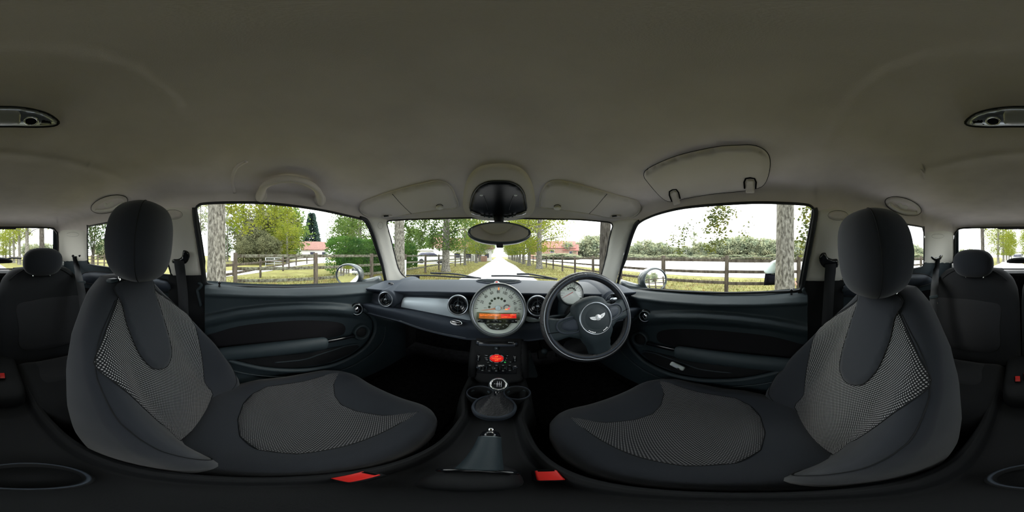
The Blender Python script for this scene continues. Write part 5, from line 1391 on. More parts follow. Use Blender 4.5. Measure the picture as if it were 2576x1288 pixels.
fence('drive_fence', 'low two rail fence running away along the gravel drive', [EP(533, 4.6), EP(655, 7.4), EP(712, 10.5), EP(727, 12.6), EP(745, 15.5), EP(772, 18.5), EP(795, 20.5)], (.42, .72), ph=.78)
fence('paddock_fence', 'far three rail fence seen through the passenger quarter window', [EP(px, 15) for px in (214, 230, 246, 262, 278, 294)], (.35, .66, .97))
fence('lane_fence', 'distant fence beside the lane behind the car', [EP(12 + 16 * k, 26 - 2 * k) for k in range(8)], (.5, .9))
fence('arena_fence', 'distant rail fence across the far side of the arena', [RD(30, -12 + 6 * k) for k in range(12)], (.5, 1.0))
# white metal five bar gate
T = thing('field_gate', 'pale metal five bar gate beyond the drive fence', 'gate', EP(690, 14.5))
a, b = EP(668, 14.2), EP(712, 14.6)
for h in (.25, .42, .58, .76, 1.0): put('gate_bar', tube([a + Vector((0, 0, h)), b + Vector((0, 0, h))], .022, 6), 'gate_metal', T)
for t in (0, .5, 1): p = a.lerp(b, t); put('gate_upright', tube([p + Vector((0, 0, .1 if t == .5 else 0)), p + Vector((0, 0, 1.05))], .028, 6), 'gate_metal', T)
# notice board and short white post
T = thing('notice_board', 'white notice board behind the corner of the passenger side fence', 'sign', EP(586, 8.0))
c = EP(586, 8.0, .98); fr = frame(c, (CAM - c), (0, 0, 1))
put('board', fbox(fr, (0, .0, 0), (.22, .46, .025), .004), 'sign_white', T)
for k in range(3): put('board_line', fbox(fr, (0, .10 - .10 * k, .0135), (.12, .014, .002)), 'satin_ring', T)
put('board_post', tube([EP(586, 8.05, 0), EP(586, 8.05, .8)], .04, 8), 'fence_wood', T)
tag(put('marker_post', box(EP(1020, 7.4, .42), (.07, .07, .84), .01), 'sign_white'), 'short white marker post beside the passenger side fence', 'post')
tag(put('marker_post', box(EP(533, 4.25, .33), (.09, .09, .66), .01), 'render_white'), 'short pale stub post by the gravel drive corner', 'post')

# ------------------------------------------------------------------ trees
def leaves(n, cen, rad, size, seed, squash=1.0, sig=.35, shell_=.55, clusters=90, lo=None):
    """leaf blades gathered in clusters inside an ellipsoid; cen centre, rad half axes"""
    r = random.Random(seed); V, F = [], []
    cl = []
    while len(cl) < clusters:
        p = Vector((r.uniform(-1, 1), r.uniform(-1, 1), r.uniform(-1, 1)))
        if shell_ < p.length < 1: cl.append(Vector((cen[0] + p.x * rad[0], cen[1] + p.y * rad[1], cen[2] + p.z * rad[2])))
    for k in range(n):
        c = cl[k % clusters]; p = c + Vector((r.gauss(0, sig), r.gauss(0, sig), r.gauss(0, sig * .75)))
        if lo and p.z < lo: p.z = lo + (lo - p.z) * .5
        a = Vector((r.gauss(0, 1), r.gauss(0, 1), r.gauss(0, .6))).normalized(); b = a.orthogonal().normalized(); b.rotate(Matrix.Rotation(r.uniform(0, 6.28), 3, a))
        s = size * r.uniform(.65, 1.25); i = len(V)
        V += [p - a * s * .5, p + b * s * .30 , p + a * s * .5, p - b * s * .30]; F.append((i, i + 1, i + 2, i + 3))
    return V, F
def trunk_geo(h, r0, r1, seed, lean=(0, 0), rings=26, n=28):
    r = random.Random(seed); V, F = [], []; ph = [r.uniform(0, 6.28) for _ in range(8)]
    for j in range(rings + 1):
        t = j / rings; z = h * t ** 1.3; rad = r0 + (r1 - r0) * t + r0 * .45 * math.exp(-z / .16)
        ox = lean[0] * z + .04 * math.sin(z * .9 + ph[0]) * t; oy = lean[1] * z + .04 * math.sin(z * 1.1 + ph[1]) * t
        for i in range(n):
            a = 2 * math.pi * i / n
            q = 1 + .045 * math.sin(9 * a + 1.3 * math.sin(z * 2.5 + ph[2])) + .03 * math.sin(5 * a + ph[3] + z * .8) + r.uniform(-.018, .018)
            V.append(Vector((ox + math.cos(a) * rad * q, oy + math.sin(a) * rad * q, z - .03)))
    for j in range(rings):
        for i in range(n): F.append((j * n + i, j * n + (i + 1) % n, (j + 1) * n + (i + 1) % n, (j + 1) * n + i))
    return V, F
def branch_geo(h0, h1, reach, count, seed, r0=.05, drop=.0):
    r = random.Random(seed); G = []
    for k in range(count):
        z = h0 + (h1 - h0) * (k + r.random()) / count; a = k * 2.4 + r.uniform(-.4, .4); L = reach * r.uniform(.6, 1.1)
        d = Vector((math.cos(a), math.sin(a), 0)); up = r.uniform(.15, .7) - drop
        P = [Vector((0, 0, z)) + d * .05, Vector((0, 0, z + .1)) + d * L * .35 + Vector((0, 0, up * L * .3)), d * L * .7 + Vector((0, 0, z + up * L * .6)), d * L + Vector((0, 0, z + up * L * .75))]
        G.append(tube(smooth_path(P, 3), lambda i, r0=r0: r0 * (1 - i / 11.0) + .006, 6))
    return merge(*G)
TREES = {}
def tree_kind(key, trunk, branch, crown, tm, lm):
    TREES[key] = (mesh('trunk', *trunk, tm) if trunk else None, mesh('branches', *branch, tm) if branch else None, mesh('crown', *crown, lm, smooth=False))
tree_kind('green', trunk_geo(7.5, .205, .12, 1), branch_geo(1.9, 6.5, 2.2, 16, 2), leaves(7500, (0, 0, 4.3), (2.5, 2.5, 2.9), .15, 3, clusters=130, lo=1.4), 'bark', 'leaf_green')
tree_kind('yellow', trunk_geo(7.5, .20, .12, 11), branch_geo(1.7, 6.5, 2.2, 16, 12), leaves(8000, (0, 0, 4.2), (2.4, 2.4, 3.1), .15, 13, clusters=130, lo=1.25), 'bark', 'leaf_yellow')
tree_kind('sparse', trunk_geo(8.0, .20, .13, 21), branch_geo(2.6, 7.0, 2.4, 14, 22), leaves(3600, (0, 0, 5.4), (2.7, 2.7, 2.7), .16, 23, clusters=70, sig=.28, lo=2.3), 'bark', 'leaf_yellow')
tree_kind('dark_trunk', trunk_geo(8.0, .20, .14, 31), branch_geo(3.4, 7.0, 2.4, 12, 32), leaves(3000, (0, 0, 6.2), (2.4, 2.4, 2.2), .16, 33, clusters=60, sig=.28, lo=3.4), 'bark_dark', 'leaf_green')
tree_kind('bushy', trunk_geo(3.0, .22, .12, 41), None, leaves(5200, (0, 0, 3.3), (2.6, 2.6, 3.2), .34, 43, clusters=110, sig=.45, lo=.15), 'bark_dark', 'leaf_olive')
tree_kind('bushy_green', trunk_geo(3.0, .22, .12, 51), None, leaves(5200, (0, 0, 3.3), (2.4, 2.4, 3.2), .30, 53, clusters=100, sig=.42, lo=.3), 'bark_dark', 'leaf_green')
tree_kind('far', trunk_geo(3.0, .22, .12, 61), None, leaves(4200, (0, 0, 3.2), (3.0, 3.0, 3.3), .55, 63, clusters=90, sig=.5, lo=.1), 'bark_dark', 'leaf_far_haze')
tree_kind('far_slim', trunk_geo(8.5, .14, .06, 71), branch_geo(3.5, 8, 1.4, 14, 72), leaves(1500, (0, 0, 6.6), (1.5, 1.5, 2.4), .30, 73, clusters=50, sig=.3), 'bark', 'leaf_far_haze')
tree_kind('fork', merge(tube(smooth_path([(0, 0, 0), (0, 0, .8), (.35, 0, 2.0), (.55, .1, 4.0)], 4), lambda i: .14 - .007 * i, 10), tube(smooth_path([(0, 0, .7), (-.4, .1, 1.7), (-.7, 0, 3.6)], 4), lambda i: .10 - .006 * i, 10), tube(smooth_path([(0, 0, .7), (.0, -.2, 1.9), (.05, -.3, 3.8)], 4), lambda i: .10 - .006 * i, 10)),
          None, leaves(4200, (0, 0, 3.7), (1.7, 1.7, 2.2), .20, 83, clusters=80, sig=.32, lo=1.3), 'bark_dark', 'leaf_dark')
def conifer():
    r = random.Random(91); V, F = [], []
    for k in range(7000):
        t = r.random() ** .75; z = .4 + 8.6 * t; R_ = (2.3 * (1 - t) + .12) * (.35 + .65 * math.sqrt(r.random())); a = r.uniform(0, 6.28)
        p = Vector((math.cos(a) * R_, math.sin(a) * R_, z - R_ * .25)); d = Vector((math.cos(a), math.sin(a), -.35 + r.uniform(-.3, .3))).normalized(); b = d.orthogonal().normalized(); b.rotate(Matrix.Rotation(r.uniform(0, 6.28), 3, d)); s = r.uniform(.35, .75); i = len(V)
        V += [p, p + d * s * .5 + b * s * .22, p + d * s, p + d * s * .5 - b * s * .22]; F.append((i, i + 1, i + 2, i + 3))
    return V, F
tree_kind('conifer', trunk_geo(8.0, .18, .04, 92), None, conifer(), 'bark_dark', 'leaf_conifer')
def plant(key, loc, label, sc=1.0, rz=None, group=None, tsc=1.0, szz=None, nm='tree'):
    T = thing(nm, label, 'tree', loc, group)
    T.rotation_euler = (0, 0, rnd.uniform(0, 6.28) if rz is None else rz); T.scale = (sc, sc, szz or sc)
    del T['_world']
    t, b, c = TREES[key]
    if t:
        o = link('trunk', t, T)
        if tsc != 1.0: o.scale = (tsc, tsc, 1)
    if b: link('branches', b, T)
    o = link('crown', c, T); o['kind'] = 'stuff'
    return T
ORD = ['first', 'second', 'third', 'fourth', 'fifth', 'sixth', 'seventh', 'eighth', 'ninth', 'tenth', 'eleventh', 'twelfth', 'thirteenth', 'fourteenth', 'fifteenth', 'sixteenth', 'seventeenth', 'eighteenth', 'nineteenth', 'twentieth', 'twenty-first', 'twenty-second']
G1 = 'avenue trees along the lane'
L_ = 3.4
plant('sparse', RD(-L_, -.55), 'big pale barked tree filling the rear edge of the passenger door window', 1.0, .5, G1, 1.02)
plant('sparse', RD(-L_, 4.85), 'avenue tree beside the passenger side front pillar, in front of the hedge', 1.0, 2.0, G1)
plant('green', RD(-L_, 10.1), 'leafy avenue tree standing in the windscreen left of the mirror', 1.0, 4.0, G1, 1.25)
plant('yellow', RD(-3.7, 17.5), 'yellow leaved tree by the white bungalow beyond the windscreen', 1.0, 1.0, G1, .7)
for k, y in enumerate((23.5, 28, 33, 38, 44, 50, 58)): plant(('green', 'yellow')[k % 2], RD(-3.3, y), ORD[k + 3] + ' avenue tree ahead on the passenger side of the lane, counted from the car', 1.0, None, G1)
plant('sparse', RD(L_, -.64), 'big grey barked tree filling the rear edge of the driver door window', 1.0, 3.2, G1, 1.05)
plant('dark_trunk', RD(L_, 4.45), 'dark avenue trunk beside the driver side front pillar', 1.0, .8, G1, 1.0)
plant('yellow', RD(L_, 13.4), 'nearest yellow green avenue tree right of the mirror', 1.15, 5.0, G1, 1.05)
plant('yellow', RD(L_ - .1, 17.6), 'second yellow green avenue tree right of the mirror', 1.0, 2.2, G1)
for k, y in enumerate((21.3, 25, 29, 33, 37.5, 42, 48, 55)): plant(('yellow', 'green', 'yellow')[k % 3], RD(L_ - .15, y), ORD[k + 3] + ' avenue tree ahead on the driver side of the lane, counted from the car', 1.0, None, G1)
# behind the car
for px, r, tsc, lab in ((106, 11.5, 1.0, 'bare stemmed avenue tree nearest behind the passenger side'), (68, 15, 1.0, 'second avenue tree behind the passenger side'), (49, 19.5, 1.0, 'third avenue tree behind the passenger side'), (35, 24, 1.0, 'fourth avenue tree behind the passenger side')):
    plant('dark_trunk' if px == 106 else 'sparse', EP(px, r), lab, 1.0, None, 'avenue trees behind the car', tsc)
for k, (px, r) in enumerate(((25, 29), (15, 36), (8, 44))): plant('yellow', EP(px, r), ORD[k + 4] + ' avenue tree behind the passenger side, counted from the car', 1.0, None, 'avenue trees behind the car')
plant('dark_trunk', EP(2472, 17), 'grey avenue tree above the driver side rear headrest', 1.0, 2.5, 'avenue trees behind the car', 1.1)
plant('yellow', EP(2511, 24), 'yellow green avenue tree behind the driver side', 1.0, None, 'avenue trees behind the car')
for k, (px, r) in enumerate(((2524, 30), (2532, 37), (2538, 45), (2544, 54))): plant('yellow', EP(px, r), ORD[k + 2] + ' avenue tree behind the driver side, counted from the car', 1.0, None, 'avenue trees behind the car')
plant('fork', EP(235, 17), 'small dark forked tree seen through the passenger quarter window', 1.0, 1.2)
# woods, hedge and garden trees on the passenger side
G2 = 'garden trees beyond the drive'
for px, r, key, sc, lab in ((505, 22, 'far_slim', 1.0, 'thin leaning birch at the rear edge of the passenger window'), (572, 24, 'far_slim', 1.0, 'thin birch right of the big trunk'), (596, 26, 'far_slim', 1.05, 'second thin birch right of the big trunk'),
                            (560, 27, 'bushy_green', .7, 'low green bush behind the thin birches'), (632, 20, 'bushy', .75, 'brown olive bush behind the fence'), (655, 24, 'bushy', 1.4, 'tall brown olive tree in the middle of the wood'),
                            (690, 25, 'bushy', 1.35, 'olive tree beside the yellow green crowns'), (700, 22, 'yellow', 1.15, 'yellow green tree over the metal gate'), (714, 25, 'bushy_green', 1.45, 'bright green tree left of the white bungalow'),
                            (672, 17, 'bushy', .5, 'low brown bush behind the metal gate'), (612, 17, 'bushy', .42, 'small brown bush by the notice board'), (722, 19, 'yellow', .72, 'yellow tree leaning towards the white bungalow')):
    plant(key, EP(px, r), lab, sc, None, G2)
plant('conifer', EP(784, 46), 'blue green conifer behind the white bungalow', 1.45, .3)
plant('bushy_green', EP(872, 17), 'round crowned tree rising behind the laurel hedge', .78, 1.0)
plant('green', EP(905, 13), 'overhanging leafy tree above the laurel hedge', .9, 2.4)
for k, (px, r) in enumerate(((1040, 40), (1075, 55), (1100, 48), (1130, 60), (1185, 65), (1215, 80))): plant('bushy_green', EP(px, r), ORD[k] + ' distant green tree from the hedge, behind the houses ahead', 1.2, None, 'distant trees ahead on the passenger side')
# laurel hedge
def hedge_geo():
    r = random.Random(17); V, F = [], []
    for k in range(16000):
        y = r.uniform(0, 1); u = r.random()
        ht = 1.78 + .12 * math.sin(y * 9) + .08 * math.sin(y * 23); w = .85 + .08 * math.sin(y * 13); e = min(1, min(y, 1 - y) * 9); e = math.sqrt(1 - (1 - e) ** 2)
        if u < .72:
            z = r.uniform(.1, 1) ; b = math.sqrt(max(0, 1 - (max(0, z - .72) / .28) ** 2)); x = w * b * e * (1 if r.random() < .8 else -1); z *= ht * (.8 + .2 * e)
        else: x = r.uniform(-w, w) * .9 * e; z = ht * (.8 + .2 * e) * r.uniform(.95, 1.02)
        p = RD(-6.9 + x + r.gauss(0, .05), 4.0 + 7.6 * y + (r.gauss(0, .08)), z + r.gauss(0, .03))
        a = Vector((r.gauss(0, 1), r.gauss(0, 1), r.gauss(0, 1))).normalized(); b_ = a.orthogonal().normalized(); s = r.uniform(.06, .12); i = len(V)
        V += [p - a * s * .6, p + b_ * s * .3, p + a * s * .6, p - b_ * s * .3]; F.append((i, i + 1, i + 2, i + 3))
    return V, F
T = thing('laurel_hedge', 'dense clipped laurel hedge behind the passenger side fence', 'hedge', RD(-6.9, 7))
o = put('hedge_leaves', hedge_geo(), 'leaf_hedge', T, smooth=False); o['kind'] = 'stuff'
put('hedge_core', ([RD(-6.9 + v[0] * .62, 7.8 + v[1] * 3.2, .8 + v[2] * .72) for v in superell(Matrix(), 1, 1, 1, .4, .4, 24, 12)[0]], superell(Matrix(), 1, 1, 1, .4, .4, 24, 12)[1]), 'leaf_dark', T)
# trees and hedge bank beyond the arena
G3 = 'tree belt beyond the arena'
far = [(1588, 62, 'far', .75), (1604, 58, 'far', .85), (1622, 60, 'far', 1.05), (1645, 58, 'far', .75), (1664, 60, 'far', .95), (1684, 58, 'far', .70), (1702, 62, 'far', .7), (1726, 60, 'far', .75), (1746, 62, 'far_slim', 1.1), (1760, 60, 'far', .95), (1784, 58, 'far', .9),
       (1806, 60, 'far', 1.05), (1830, 58, 'far', 1.15), (1856, 60, 'far', 1.25), (1880, 58, 'far', 1.2), (1905, 60, 'far', 1.15), (1930, 58, 'far', 1.1), (1950, 60, 'far', 1.05), (2010, 58, 'far', 1.0), (2035, 60, 'far', .95), (2060, 60, 'far', .9), (2280, 62, 'far', .7), (2300, 60, 'far', .8), (2318, 62, 'far', .65), (2420, 70, 'far', .6), (2440, 66, 'far', .6),
       (70, 60, 'far', .8), (88, 58, 'far', .75), (122, 60, 'far', .8), (260, 48, 'far', .8), (285, 46, 'far', .8), (1450, 70, 'far', 1.0), (1478, 66, 'far', 1.35), (1500, 64, 'far', 1.3), (1430, 60, 'far', .9), (1365, 75, 'far', 1.1)]
_cnt = {}
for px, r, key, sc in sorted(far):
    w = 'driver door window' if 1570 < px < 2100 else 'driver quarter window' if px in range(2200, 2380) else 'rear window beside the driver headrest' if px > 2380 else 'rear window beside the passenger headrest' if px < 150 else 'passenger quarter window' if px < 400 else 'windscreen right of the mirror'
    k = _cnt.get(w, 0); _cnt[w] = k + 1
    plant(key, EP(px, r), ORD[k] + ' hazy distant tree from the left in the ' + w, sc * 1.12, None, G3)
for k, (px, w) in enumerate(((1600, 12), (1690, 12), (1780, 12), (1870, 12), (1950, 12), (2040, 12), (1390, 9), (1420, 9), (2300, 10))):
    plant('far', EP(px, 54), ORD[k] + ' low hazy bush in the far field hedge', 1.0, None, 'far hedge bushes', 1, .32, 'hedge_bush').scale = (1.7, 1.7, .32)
# hanging leaf sprays in the driver window
def spray(px, r, z0, z1, n, seed, lab, grp='low branches over the arena fence', lm='leaf_spray'):
    r_ = random.Random(seed); p = EP(px, r); T = thing('hanging_branch', lab, 'branch', (p.x, p.y, z1), grp)
    path = [Vector((p.x + .5, p.y - .2, z1 + .5)), Vector((p.x + .15, p.y, z1)), Vector((p.x, p.y, (z0 + z1) / 2)), Vector((p.x - .1, p.y + .1, z0))]
    sp_ = smooth_path(path, 6); put('twig', tube(sp_, lambda i: .014 - .0005 * i, 6), 'bark_dark', T)
    V, F = [], []
    for k in range(int(n * 2.6)):
        q = sp_[r_.randrange(len(sp_))] + Vector((r_.gauss(0, .16), r_.gauss(0, .16), r_.gauss(0, .14)))
        a = Vector((r_.gauss(0, 1), r_.gauss(0, 1), r_.gauss(0, .5))).normalized(); b = a.orthogonal().normalized(); b.rotate(Matrix.Rotation(r_.uniform(0, 6.28), 3, a)); s = r_.uniform(.09, .17); i = len(V)
        V += [q - a * s * .5, q + b * s * .28, q + a * s * .5, q - b * s * .28]; F.append((i, i + 1, i + 2, i + 3))
    o = put('leaf_spray', (V, F), lm, T, smooth=False); o['kind'] = 'stuff'
for px, r, z0, z1, n, lab in ((1798, 6.0, 1.35, 2.6, 130, 'long hanging leafy branch in the middle of the driver window'), (1822, 6.2, 1.7, 2.6, 70, 'shorter hanging branch beside the long one'), (1712, 7.0, 1.25, 2.0, 60, 'low leafy branch over the arena left of the long branch'),
                              (1692, 8.0, 1.6, 2.2, 28, 'small sprig over the arena above the door mirror'), (1790, 5.2, 2.0, 2.5, 60, 'leafy tips at the top of the driver window'), (2030, 4.6, 1.3, 2.2, 110, 'leaves hanging right of the big trunk in the driver window'), (1875, 7.5, 2.0, 2.4, 24, 'thin sprig left of the big trunk')):
    spray(px, r, z0, z1, n, int(px * 7 + r * 10), lab)
for px, r, z0, z1, n, lab in ((1004, 6.3, 1.75, 2.5, 150, 'leaves at the top of the trunk beside the passenger front pillar'), (1030, 8.0, 1.7, 2.7, 200, 'leafy branch right of the trunk by the front pillar'), (1060, 9.0, 1.5, 2.8, 240, 'dense hanging branch over the fence in the windscreen'),
                              (1090, 9.5, 1.7, 3.0, 220, 'dense hanging branch just left of the leafy avenue tree'), (1140, 10.5, 1.7, 3.0, 220, 'dense hanging branch just right of the leafy avenue tree')):
    spray(px, r, z0, z1, n, int(px * 3 + r * 10), lab, 'low branches in the windscreen', 'leaf_green')
for px, r, z0, z1, n, lab in ((582, 5.0, 1.95, 2.7, 110, 'yellow leafy branch just right of the big pale trunk'), (612, 6.5, 2.0, 3.0, 120, 'second yellow branch hanging into the passenger window'), (650, 7.5, 2.4, 3.4, 150, 'third yellow branch hanging into the passenger window'),
                              (690, 8.0, 2.5, 3.6, 170, 'fourth yellow branch hanging into the passenger window'), (722, 8.5, 2.2, 3.5, 150, 'fifth yellow branch hanging into the passenger window'), (850, 9.0, 2.2, 3.2, 90, 'leafy branch end over the laurel hedge'), (885, 7.0, 1.9, 2.8, 130, 'leafy branch above the laurel hedge by the front pillar')):
    spray(px, r, z0, z1, n, int(px * 5 + r * 10), lab, 'low branches over the passenger side fence', 'leaf_yellow' if px < 800 else 'leaf_green')

# ------------------------------------------------------------------ houses
def house(nm, lab, c, ang, w, d, wh, rh, wm, rm, wins, chim=None):
    T = thing(nm, lab, 'house', c); ca, sa = math.cos(ang), math.sin(ang)
    def P(x, y, z): return Vector((c.x + x * ca - y * sa, c.y + x * sa + y * ca, z))
    V = [P(x, y, z) for z in (0, wh) for x, y in ((-w / 2, -d / 2), (w / 2, -d / 2), (w / 2, d / 2), (-w / 2, d / 2))] + [P(-w / 2, 0, wh + rh * .92), P(w / 2, 0, wh + rh * .92)]
    put('walls', (V, [(0, 1, 5, 4), (1, 2, 6, 9, 5), (2, 3, 7, 6), (3, 0, 4, 8, 7)]), wm, T, smooth=False)
    o_ = .35; k = rh / (d / 2); e = wh - o_ * k
    R0 = [P(-w / 2 - o_, -d / 2 - o_, e), P(w / 2 + o_, -d / 2 - o_, e), P(w / 2 + o_, 0, wh + rh), P(-w / 2 - o_, 0, wh + rh), P(-w / 2 - o_, d / 2 + o_, e), P(w / 2 + o_, d / 2 + o_, e)]
    R1 = [v + Vector((0, 0, .16)) for v in R0]
    put('roof', (R0 + R1, [(0, 1, 2, 3), (3, 2, 5, 4), (9, 8, 7, 6), (10, 11, 8, 9), (0, 6, 7, 1), (4, 5, 11, 10), (1, 7, 8, 2), (2, 8, 11, 5), (0, 3, 9, 6), (3, 4, 10, 9)]), rm, T, smooth=False)
    for x, z, ww, hh_ in wins:
        f = frame(P(x, -d / 2, z), P(x, -d / 2 - 1, z) - P(x, -d / 2, z))
        q = put('window', fbox(f, (0, 0, .02), (ww, hh_, .06), .01), 'render_white', T)
        put('pane', fbox(f, (0, 0, .055), (ww - .12, hh_ - .12, .012)), 'window_dark', q, smooth=False)
    if chim is not None:
        put('chimney', box(P(chim, 0, wh + rh + .4), (.7, .7, 1.4), .02), wm, T)
    return T
def facing(px): return -R((px - 1288) / PPD + YAW)
house('bungalow', 'white bungalow with a pinkish tiled roof seen over the passenger side fence', EP(766, 36), facing(766) + .15, 9.0, 6.0, 2.15, 1.7, 'render_white', 'roof_tile', [(-1.9, 1.2, 1.1, 1.0), (1.2, 1.2, 1.1, .9), (3.6, 1.2, .9, .9)])
house('garage', 'low white outbuilding beside the pinkish roofed bungalow', EP(730, 33), facing(730), 3.4, 4, 1.9, .3, 'render_white', 'render_white', [(.4, 1.1, .6, .6)])
house('cottage', 'white cottage with brown roof ahead left of the mirror', EP(1160, 34), facing(1160) + .25, 11.0, 6.5, 2.6, 2.0, 'render_white', 'roof_tile', [(-3.6, 1.1, 1.2, 1.0), (-1.6, 1.1, 1.2, 1.0), (.6, 1.1, 1.2, 1.0), (2.8, 1.1, 1.0, 1.0), (4.4, 1.1, 1.0, 1.0)])
house('garage', 'low white building behind the hedge end ahead', EP(1078, 40), facing(1078), 8.5, 5, 2.2, .5, 'render_white', 'render_white', [(.6, 1.3, .9, .9), (2.4, 1.3, .6, 1.0)])
house('brick_house', 'red brick house with red roof across the arena ahead', EP(1392, 62), facing(1392) - .1, 16, 8, 4.2, 2.6, 'brick_wall', 'roof_red', [(-5, 2.9, 1.4, 1.1), (0, 2.9, 1.4, 1.1), (-5, 1.1, 1.4, 1.2), (5.2, 1.1, 1.4, 1.2)])
house('brick_house', 'small red roofed brick wing nearest the bright sky ahead', EP(1436, 60), facing(1436), 5, 5, 3.4, 2.0, 'brick_wall', 'roof_red', [(0, 2.4, 1.2, 1.0), (0, .9, 1.2, 1.0)])
house('lodge', 'white lodge far behind the car in the rear window', EP(2556, 60), facing(2556), 10, 6, 2.6, 1.6, 'render_white', 'render_white', [(-2, 1.3, 1, 1), (2, 1.3, 1, 1)])
tag(put('brick_pillar', box(RD(-3.0, 30, .5), (1.6, .4, 1.0), .03), 'brick_wall'), 'low brick gate wall beside the lane far ahead', 'wall')
# parked cars
def car(lab, c, ang, sc=1.0):
    T = thing('parked_car', lab, 'car', c, 'parked cars'); ca, sa = math.cos(ang), math.sin(ang)
    def P(x, y, z): return Vector((c.x + (x * ca - y * sa) * sc, c.y + (x * sa + y * ca) * sc, z * sc))
    def loft(secs):
        V, F = [], []; n = len(secs[0])
        for s in secs: V += [P(*p) for p in s]
        for j in range(len(secs) - 1):
            for i in range(n): F.append((j * n + i, j * n + (i + 1) % n, (j + 1) * n + (i + 1) % n, (j + 1) * n + i))
        F += [tuple(range(n - 1, -1, -1)), tuple((len(secs) - 1) * n + i for i in range(n))]
        return V, F
    body = [[(x, -w, z0), (x, w, z0), (x, w * 1.02, (z0 + z1) / 2), (x, w * .94, z1), (x, -w * .94, z1), (x, -w * 1.02, (z0 + z1) / 2)] for x, w, z0, z1 in ((-2.1, .7, .35, .75), (-1.9, .82, .25, .88), (-.9, .86, .22, .92), (.9, .86, .22, .92), (1.5, .84, .22, .82), (2.1, .72, .3, .68))]
    put('body', loft(body), 'car_paint', T)
    cab = [[(x, -w, .88), (x, w, .88), (x, w * .9, z1), (x, -w * .9, z1)] for x, w, z1 in ((-1.8, .78, .92), (-1.3, .76, 1.36), (-.2, .76, 1.44), (.4, .76, 1.38), (1.1, .78, .92))]
    put('cabin', loft(cab), 'window_dark', T)
    put('roof_panel', loft([[(x, -.66, z), (x, .66, z), (x, .62, z + .05), (x, -.62, z + .05)] for x, z in ((-1.3, 1.35), (-.2, 1.44), (.4, 1.38))]), 'car_paint', T)
    for x in (-1.3, 1.35):
        for y in (-.80, .80):
            f = frame(P(x, y, .31), P(x, y + (1 if y > 0 else -1), .31) - P(x, y, .31)); put('wheel', revolve(f, [(.31 * sc, -.1), (.31 * sc, .06), (.22 * sc, .08), (.0001, .06)], 20), 'tyre', T)
car('silver car parked in the yard ahead by the white outbuilding', EP(1082, 22), facing(1082) + .2)
car('pale car parked far behind by the lane', EP(2562, 34), facing(2562) + 1.4)

# ------------------------------------------------------------------ the person crouching behind the driver side tree
def skin_mesh(name, joints, bones, m, sub=2):
    me = bpy.data.meshes.new(name); ks = list(joints); me.from_pydata([joints[k][0] for k in ks], [(ks.index(a), ks.index(b)) for a, b in bones], [])
    ob = bpy.data.objects.new(name, me); COL.objects.link(ob)
    ob.modifiers.new('skin', 'SKIN'); s = ob.modifiers.new('sub', 'SUBSURF'); s.levels = sub; s.render_levels = sub
    for i, k in enumerate(ks):
        r = joints[k][1]; sv = me.skin_vertices[0].data[i]; sv.radius = (r, r) if not isinstance(r, tuple) else r; sv.use_root = (i == 0)
    dg = bpy.context.evaluated_depsgraph_get(); out = bpy.data.meshes.new_from_object(ob.evaluated_get(dg)); bpy.data.objects.remove(ob)
    out.materials.clear(); out.materials.append(MATS[m]); out.polygons.foreach_set('use_smooth', [True] * len(out.polygons)); out.name = name
    return out
PR = 3.92
pb = EP(1946, PR); pf = (EP(1990, PR) - pb).normalized(); ps = Vector((-pf.y, pf.x, 0))
def Q(f, s, z): return tuple(pf * f + ps * s + Vector((0, 0, z)))
person = thing('person', 'person in a white top and dark trousers crouching behind the big grey trunk', 'person', pb); del person['_world']
J = {'pelvis': (Q(-.10, 0, .60), .10), 'waist': (Q(-.02, 0, .74), .10), 'chest': (Q(.12, 0, .90), .12), 'neck': (Q(.22, 0, 1.00), .055), 'head': (Q(.27, 0, 1.06), .085), 'crown': (Q(.31, 0, 1.14), .08)}
Bn = [('pelvis', 'waist'), ('waist', 'chest'), ('chest', 'neck'), ('neck', 'head'), ('head', 'crown')]
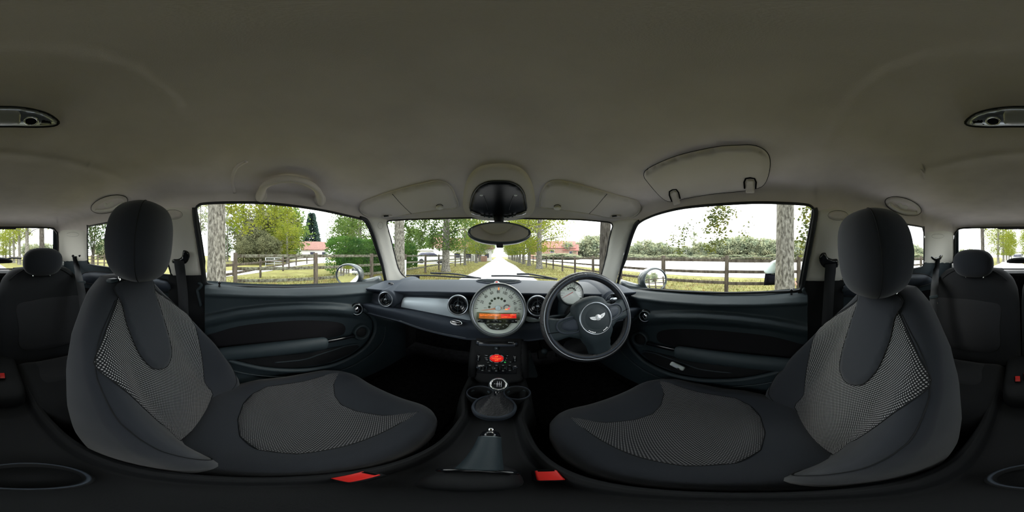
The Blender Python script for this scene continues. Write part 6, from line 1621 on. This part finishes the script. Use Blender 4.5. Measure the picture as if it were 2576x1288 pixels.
for t, s in (('l', 1), ('r', -1)):
    J.update({'sh' + t: (Q(.16, .17 * s, .93), .062), 'el' + t: (Q(.28, .22 * s, .70), .045), 'wr' + t: (Q(.42, .16 * s, .55), .032), 'ha' + t: (Q(.47, .14 * s, .50), .035),
              'hip' + t: (Q(-.08, .10 * s, .58), .10), 'kn' + t: (Q(.28, .14 * s, .50), .070), 'an' + t: (Q(.08, .13 * s, .10), .045), 'to' + t: (Q(.26, .15 * s, .04), .038)})
    Bn += [('chest', 'sh' + t), ('sh' + t, 'el' + t), ('el' + t, 'wr' + t), ('wr' + t, 'ha' + t), ('pelvis', 'hip' + t), ('hip' + t, 'kn' + t), ('kn' + t, 'an' + t), ('an' + t, 'to' + t)]
    for k, (df, dz) in enumerate(((.075, -.035), (.085, -.055), (.080, -.07), (.065, -.08))):
        J['fa%s%d' % (t, k)] = (Q(.47 + df * .5, (.14 + .016 * (k - 1.5)) * s, .50 + dz * .6), .010); J['fb%s%d' % (t, k)] = (Q(.47 + df, (.14 + .02 * (k - 1.5)) * s, .50 + dz * 1.3), .008)
        Bn += [('ha' + t, 'fa%s%d' % (t, k)), ('fa%s%d' % (t, k), 'fb%s%d' % (t, k))]
    J['th' + t] = (Q(.50, (.10) * s, .49), .011); Bn.append(('ha' + t, 'th' + t))
link('body', skin_mesh('body', J, Bn, 'skin'), person)
JS = {'hem': (Q(-.125, 0, .63), .180), 'waist': (Q(-.085, 0, .72), .170), 'mid': (Q(.03, 0, .83), .175), 'chest': (Q(.13, 0, .91), .17), 'collar': (Q(.20, 0, .98), .08)}
BS = [('hem', 'waist'), ('waist', 'mid'), ('mid', 'chest'), ('chest', 'collar')]
for t, s in (('l', 1), ('r', -1)): JS.update({'sh' + t: (Q(.16, .18 * s, .93), .08), 'el' + t: (Q(.25, .215 * s, .76), .062)}); BS += [('chest', 'sh' + t), ('sh' + t, 'el' + t)]
link('shirt', skin_mesh('shirt', JS, BS, 'shirt'), person)
JT = {'pelvis': (Q(-.11, 0, .60), .155)}; BT = []
for t, s in (('l', 1), ('r', -1)): JT.update({'hip' + t: (Q(-.07, .10 * s, .56), .125), 'kn' + t: (Q(.27, .14 * s, .49), .085), 'an' + t: (Q(.09, .13 * s, .14), .062)}); BT += [('pelvis', 'hip' + t), ('hip' + t, 'kn' + t), ('kn' + t, 'an' + t)]
link('trousers', skin_mesh('trousers', JT, BT, 'trousers'), person)
for s in (1, -1): put('shoe', superell(Matrix.Translation(Q(.16, .14 * s, .045)) @ Matrix.Rotation(math.atan2(pf.y, pf.x), 4, 'Z'), .14, .05, .045, .7, .7, 20, 10), 'trousers', person)
put('hair', superell(Matrix.Translation(Q(.275, 0, 1.12)), .092, .092, .088, .9, .9, 20, 12), 'hair', person)
for s in (1, -1): put('eye', superell(Matrix.Translation(Q(.365, .032 * s, 1.09)), .009, .009, .007, 1, 1, 10, 6), 'sign_white', person)
put('nose', superell(Matrix.Translation(Q(.375, 0, 1.065)), .014, .012, .02, 1, 1, 10, 8), 'skin', person)
for s in (1, -1): put('ear', superell(Matrix.Translation(Q(.27, .088 * s, 1.07)), .02, .008, .03, 1, 1, 12, 8), 'skin', person)
for o in bpy.data.objects:
    if '_world' in o: del o['_world']
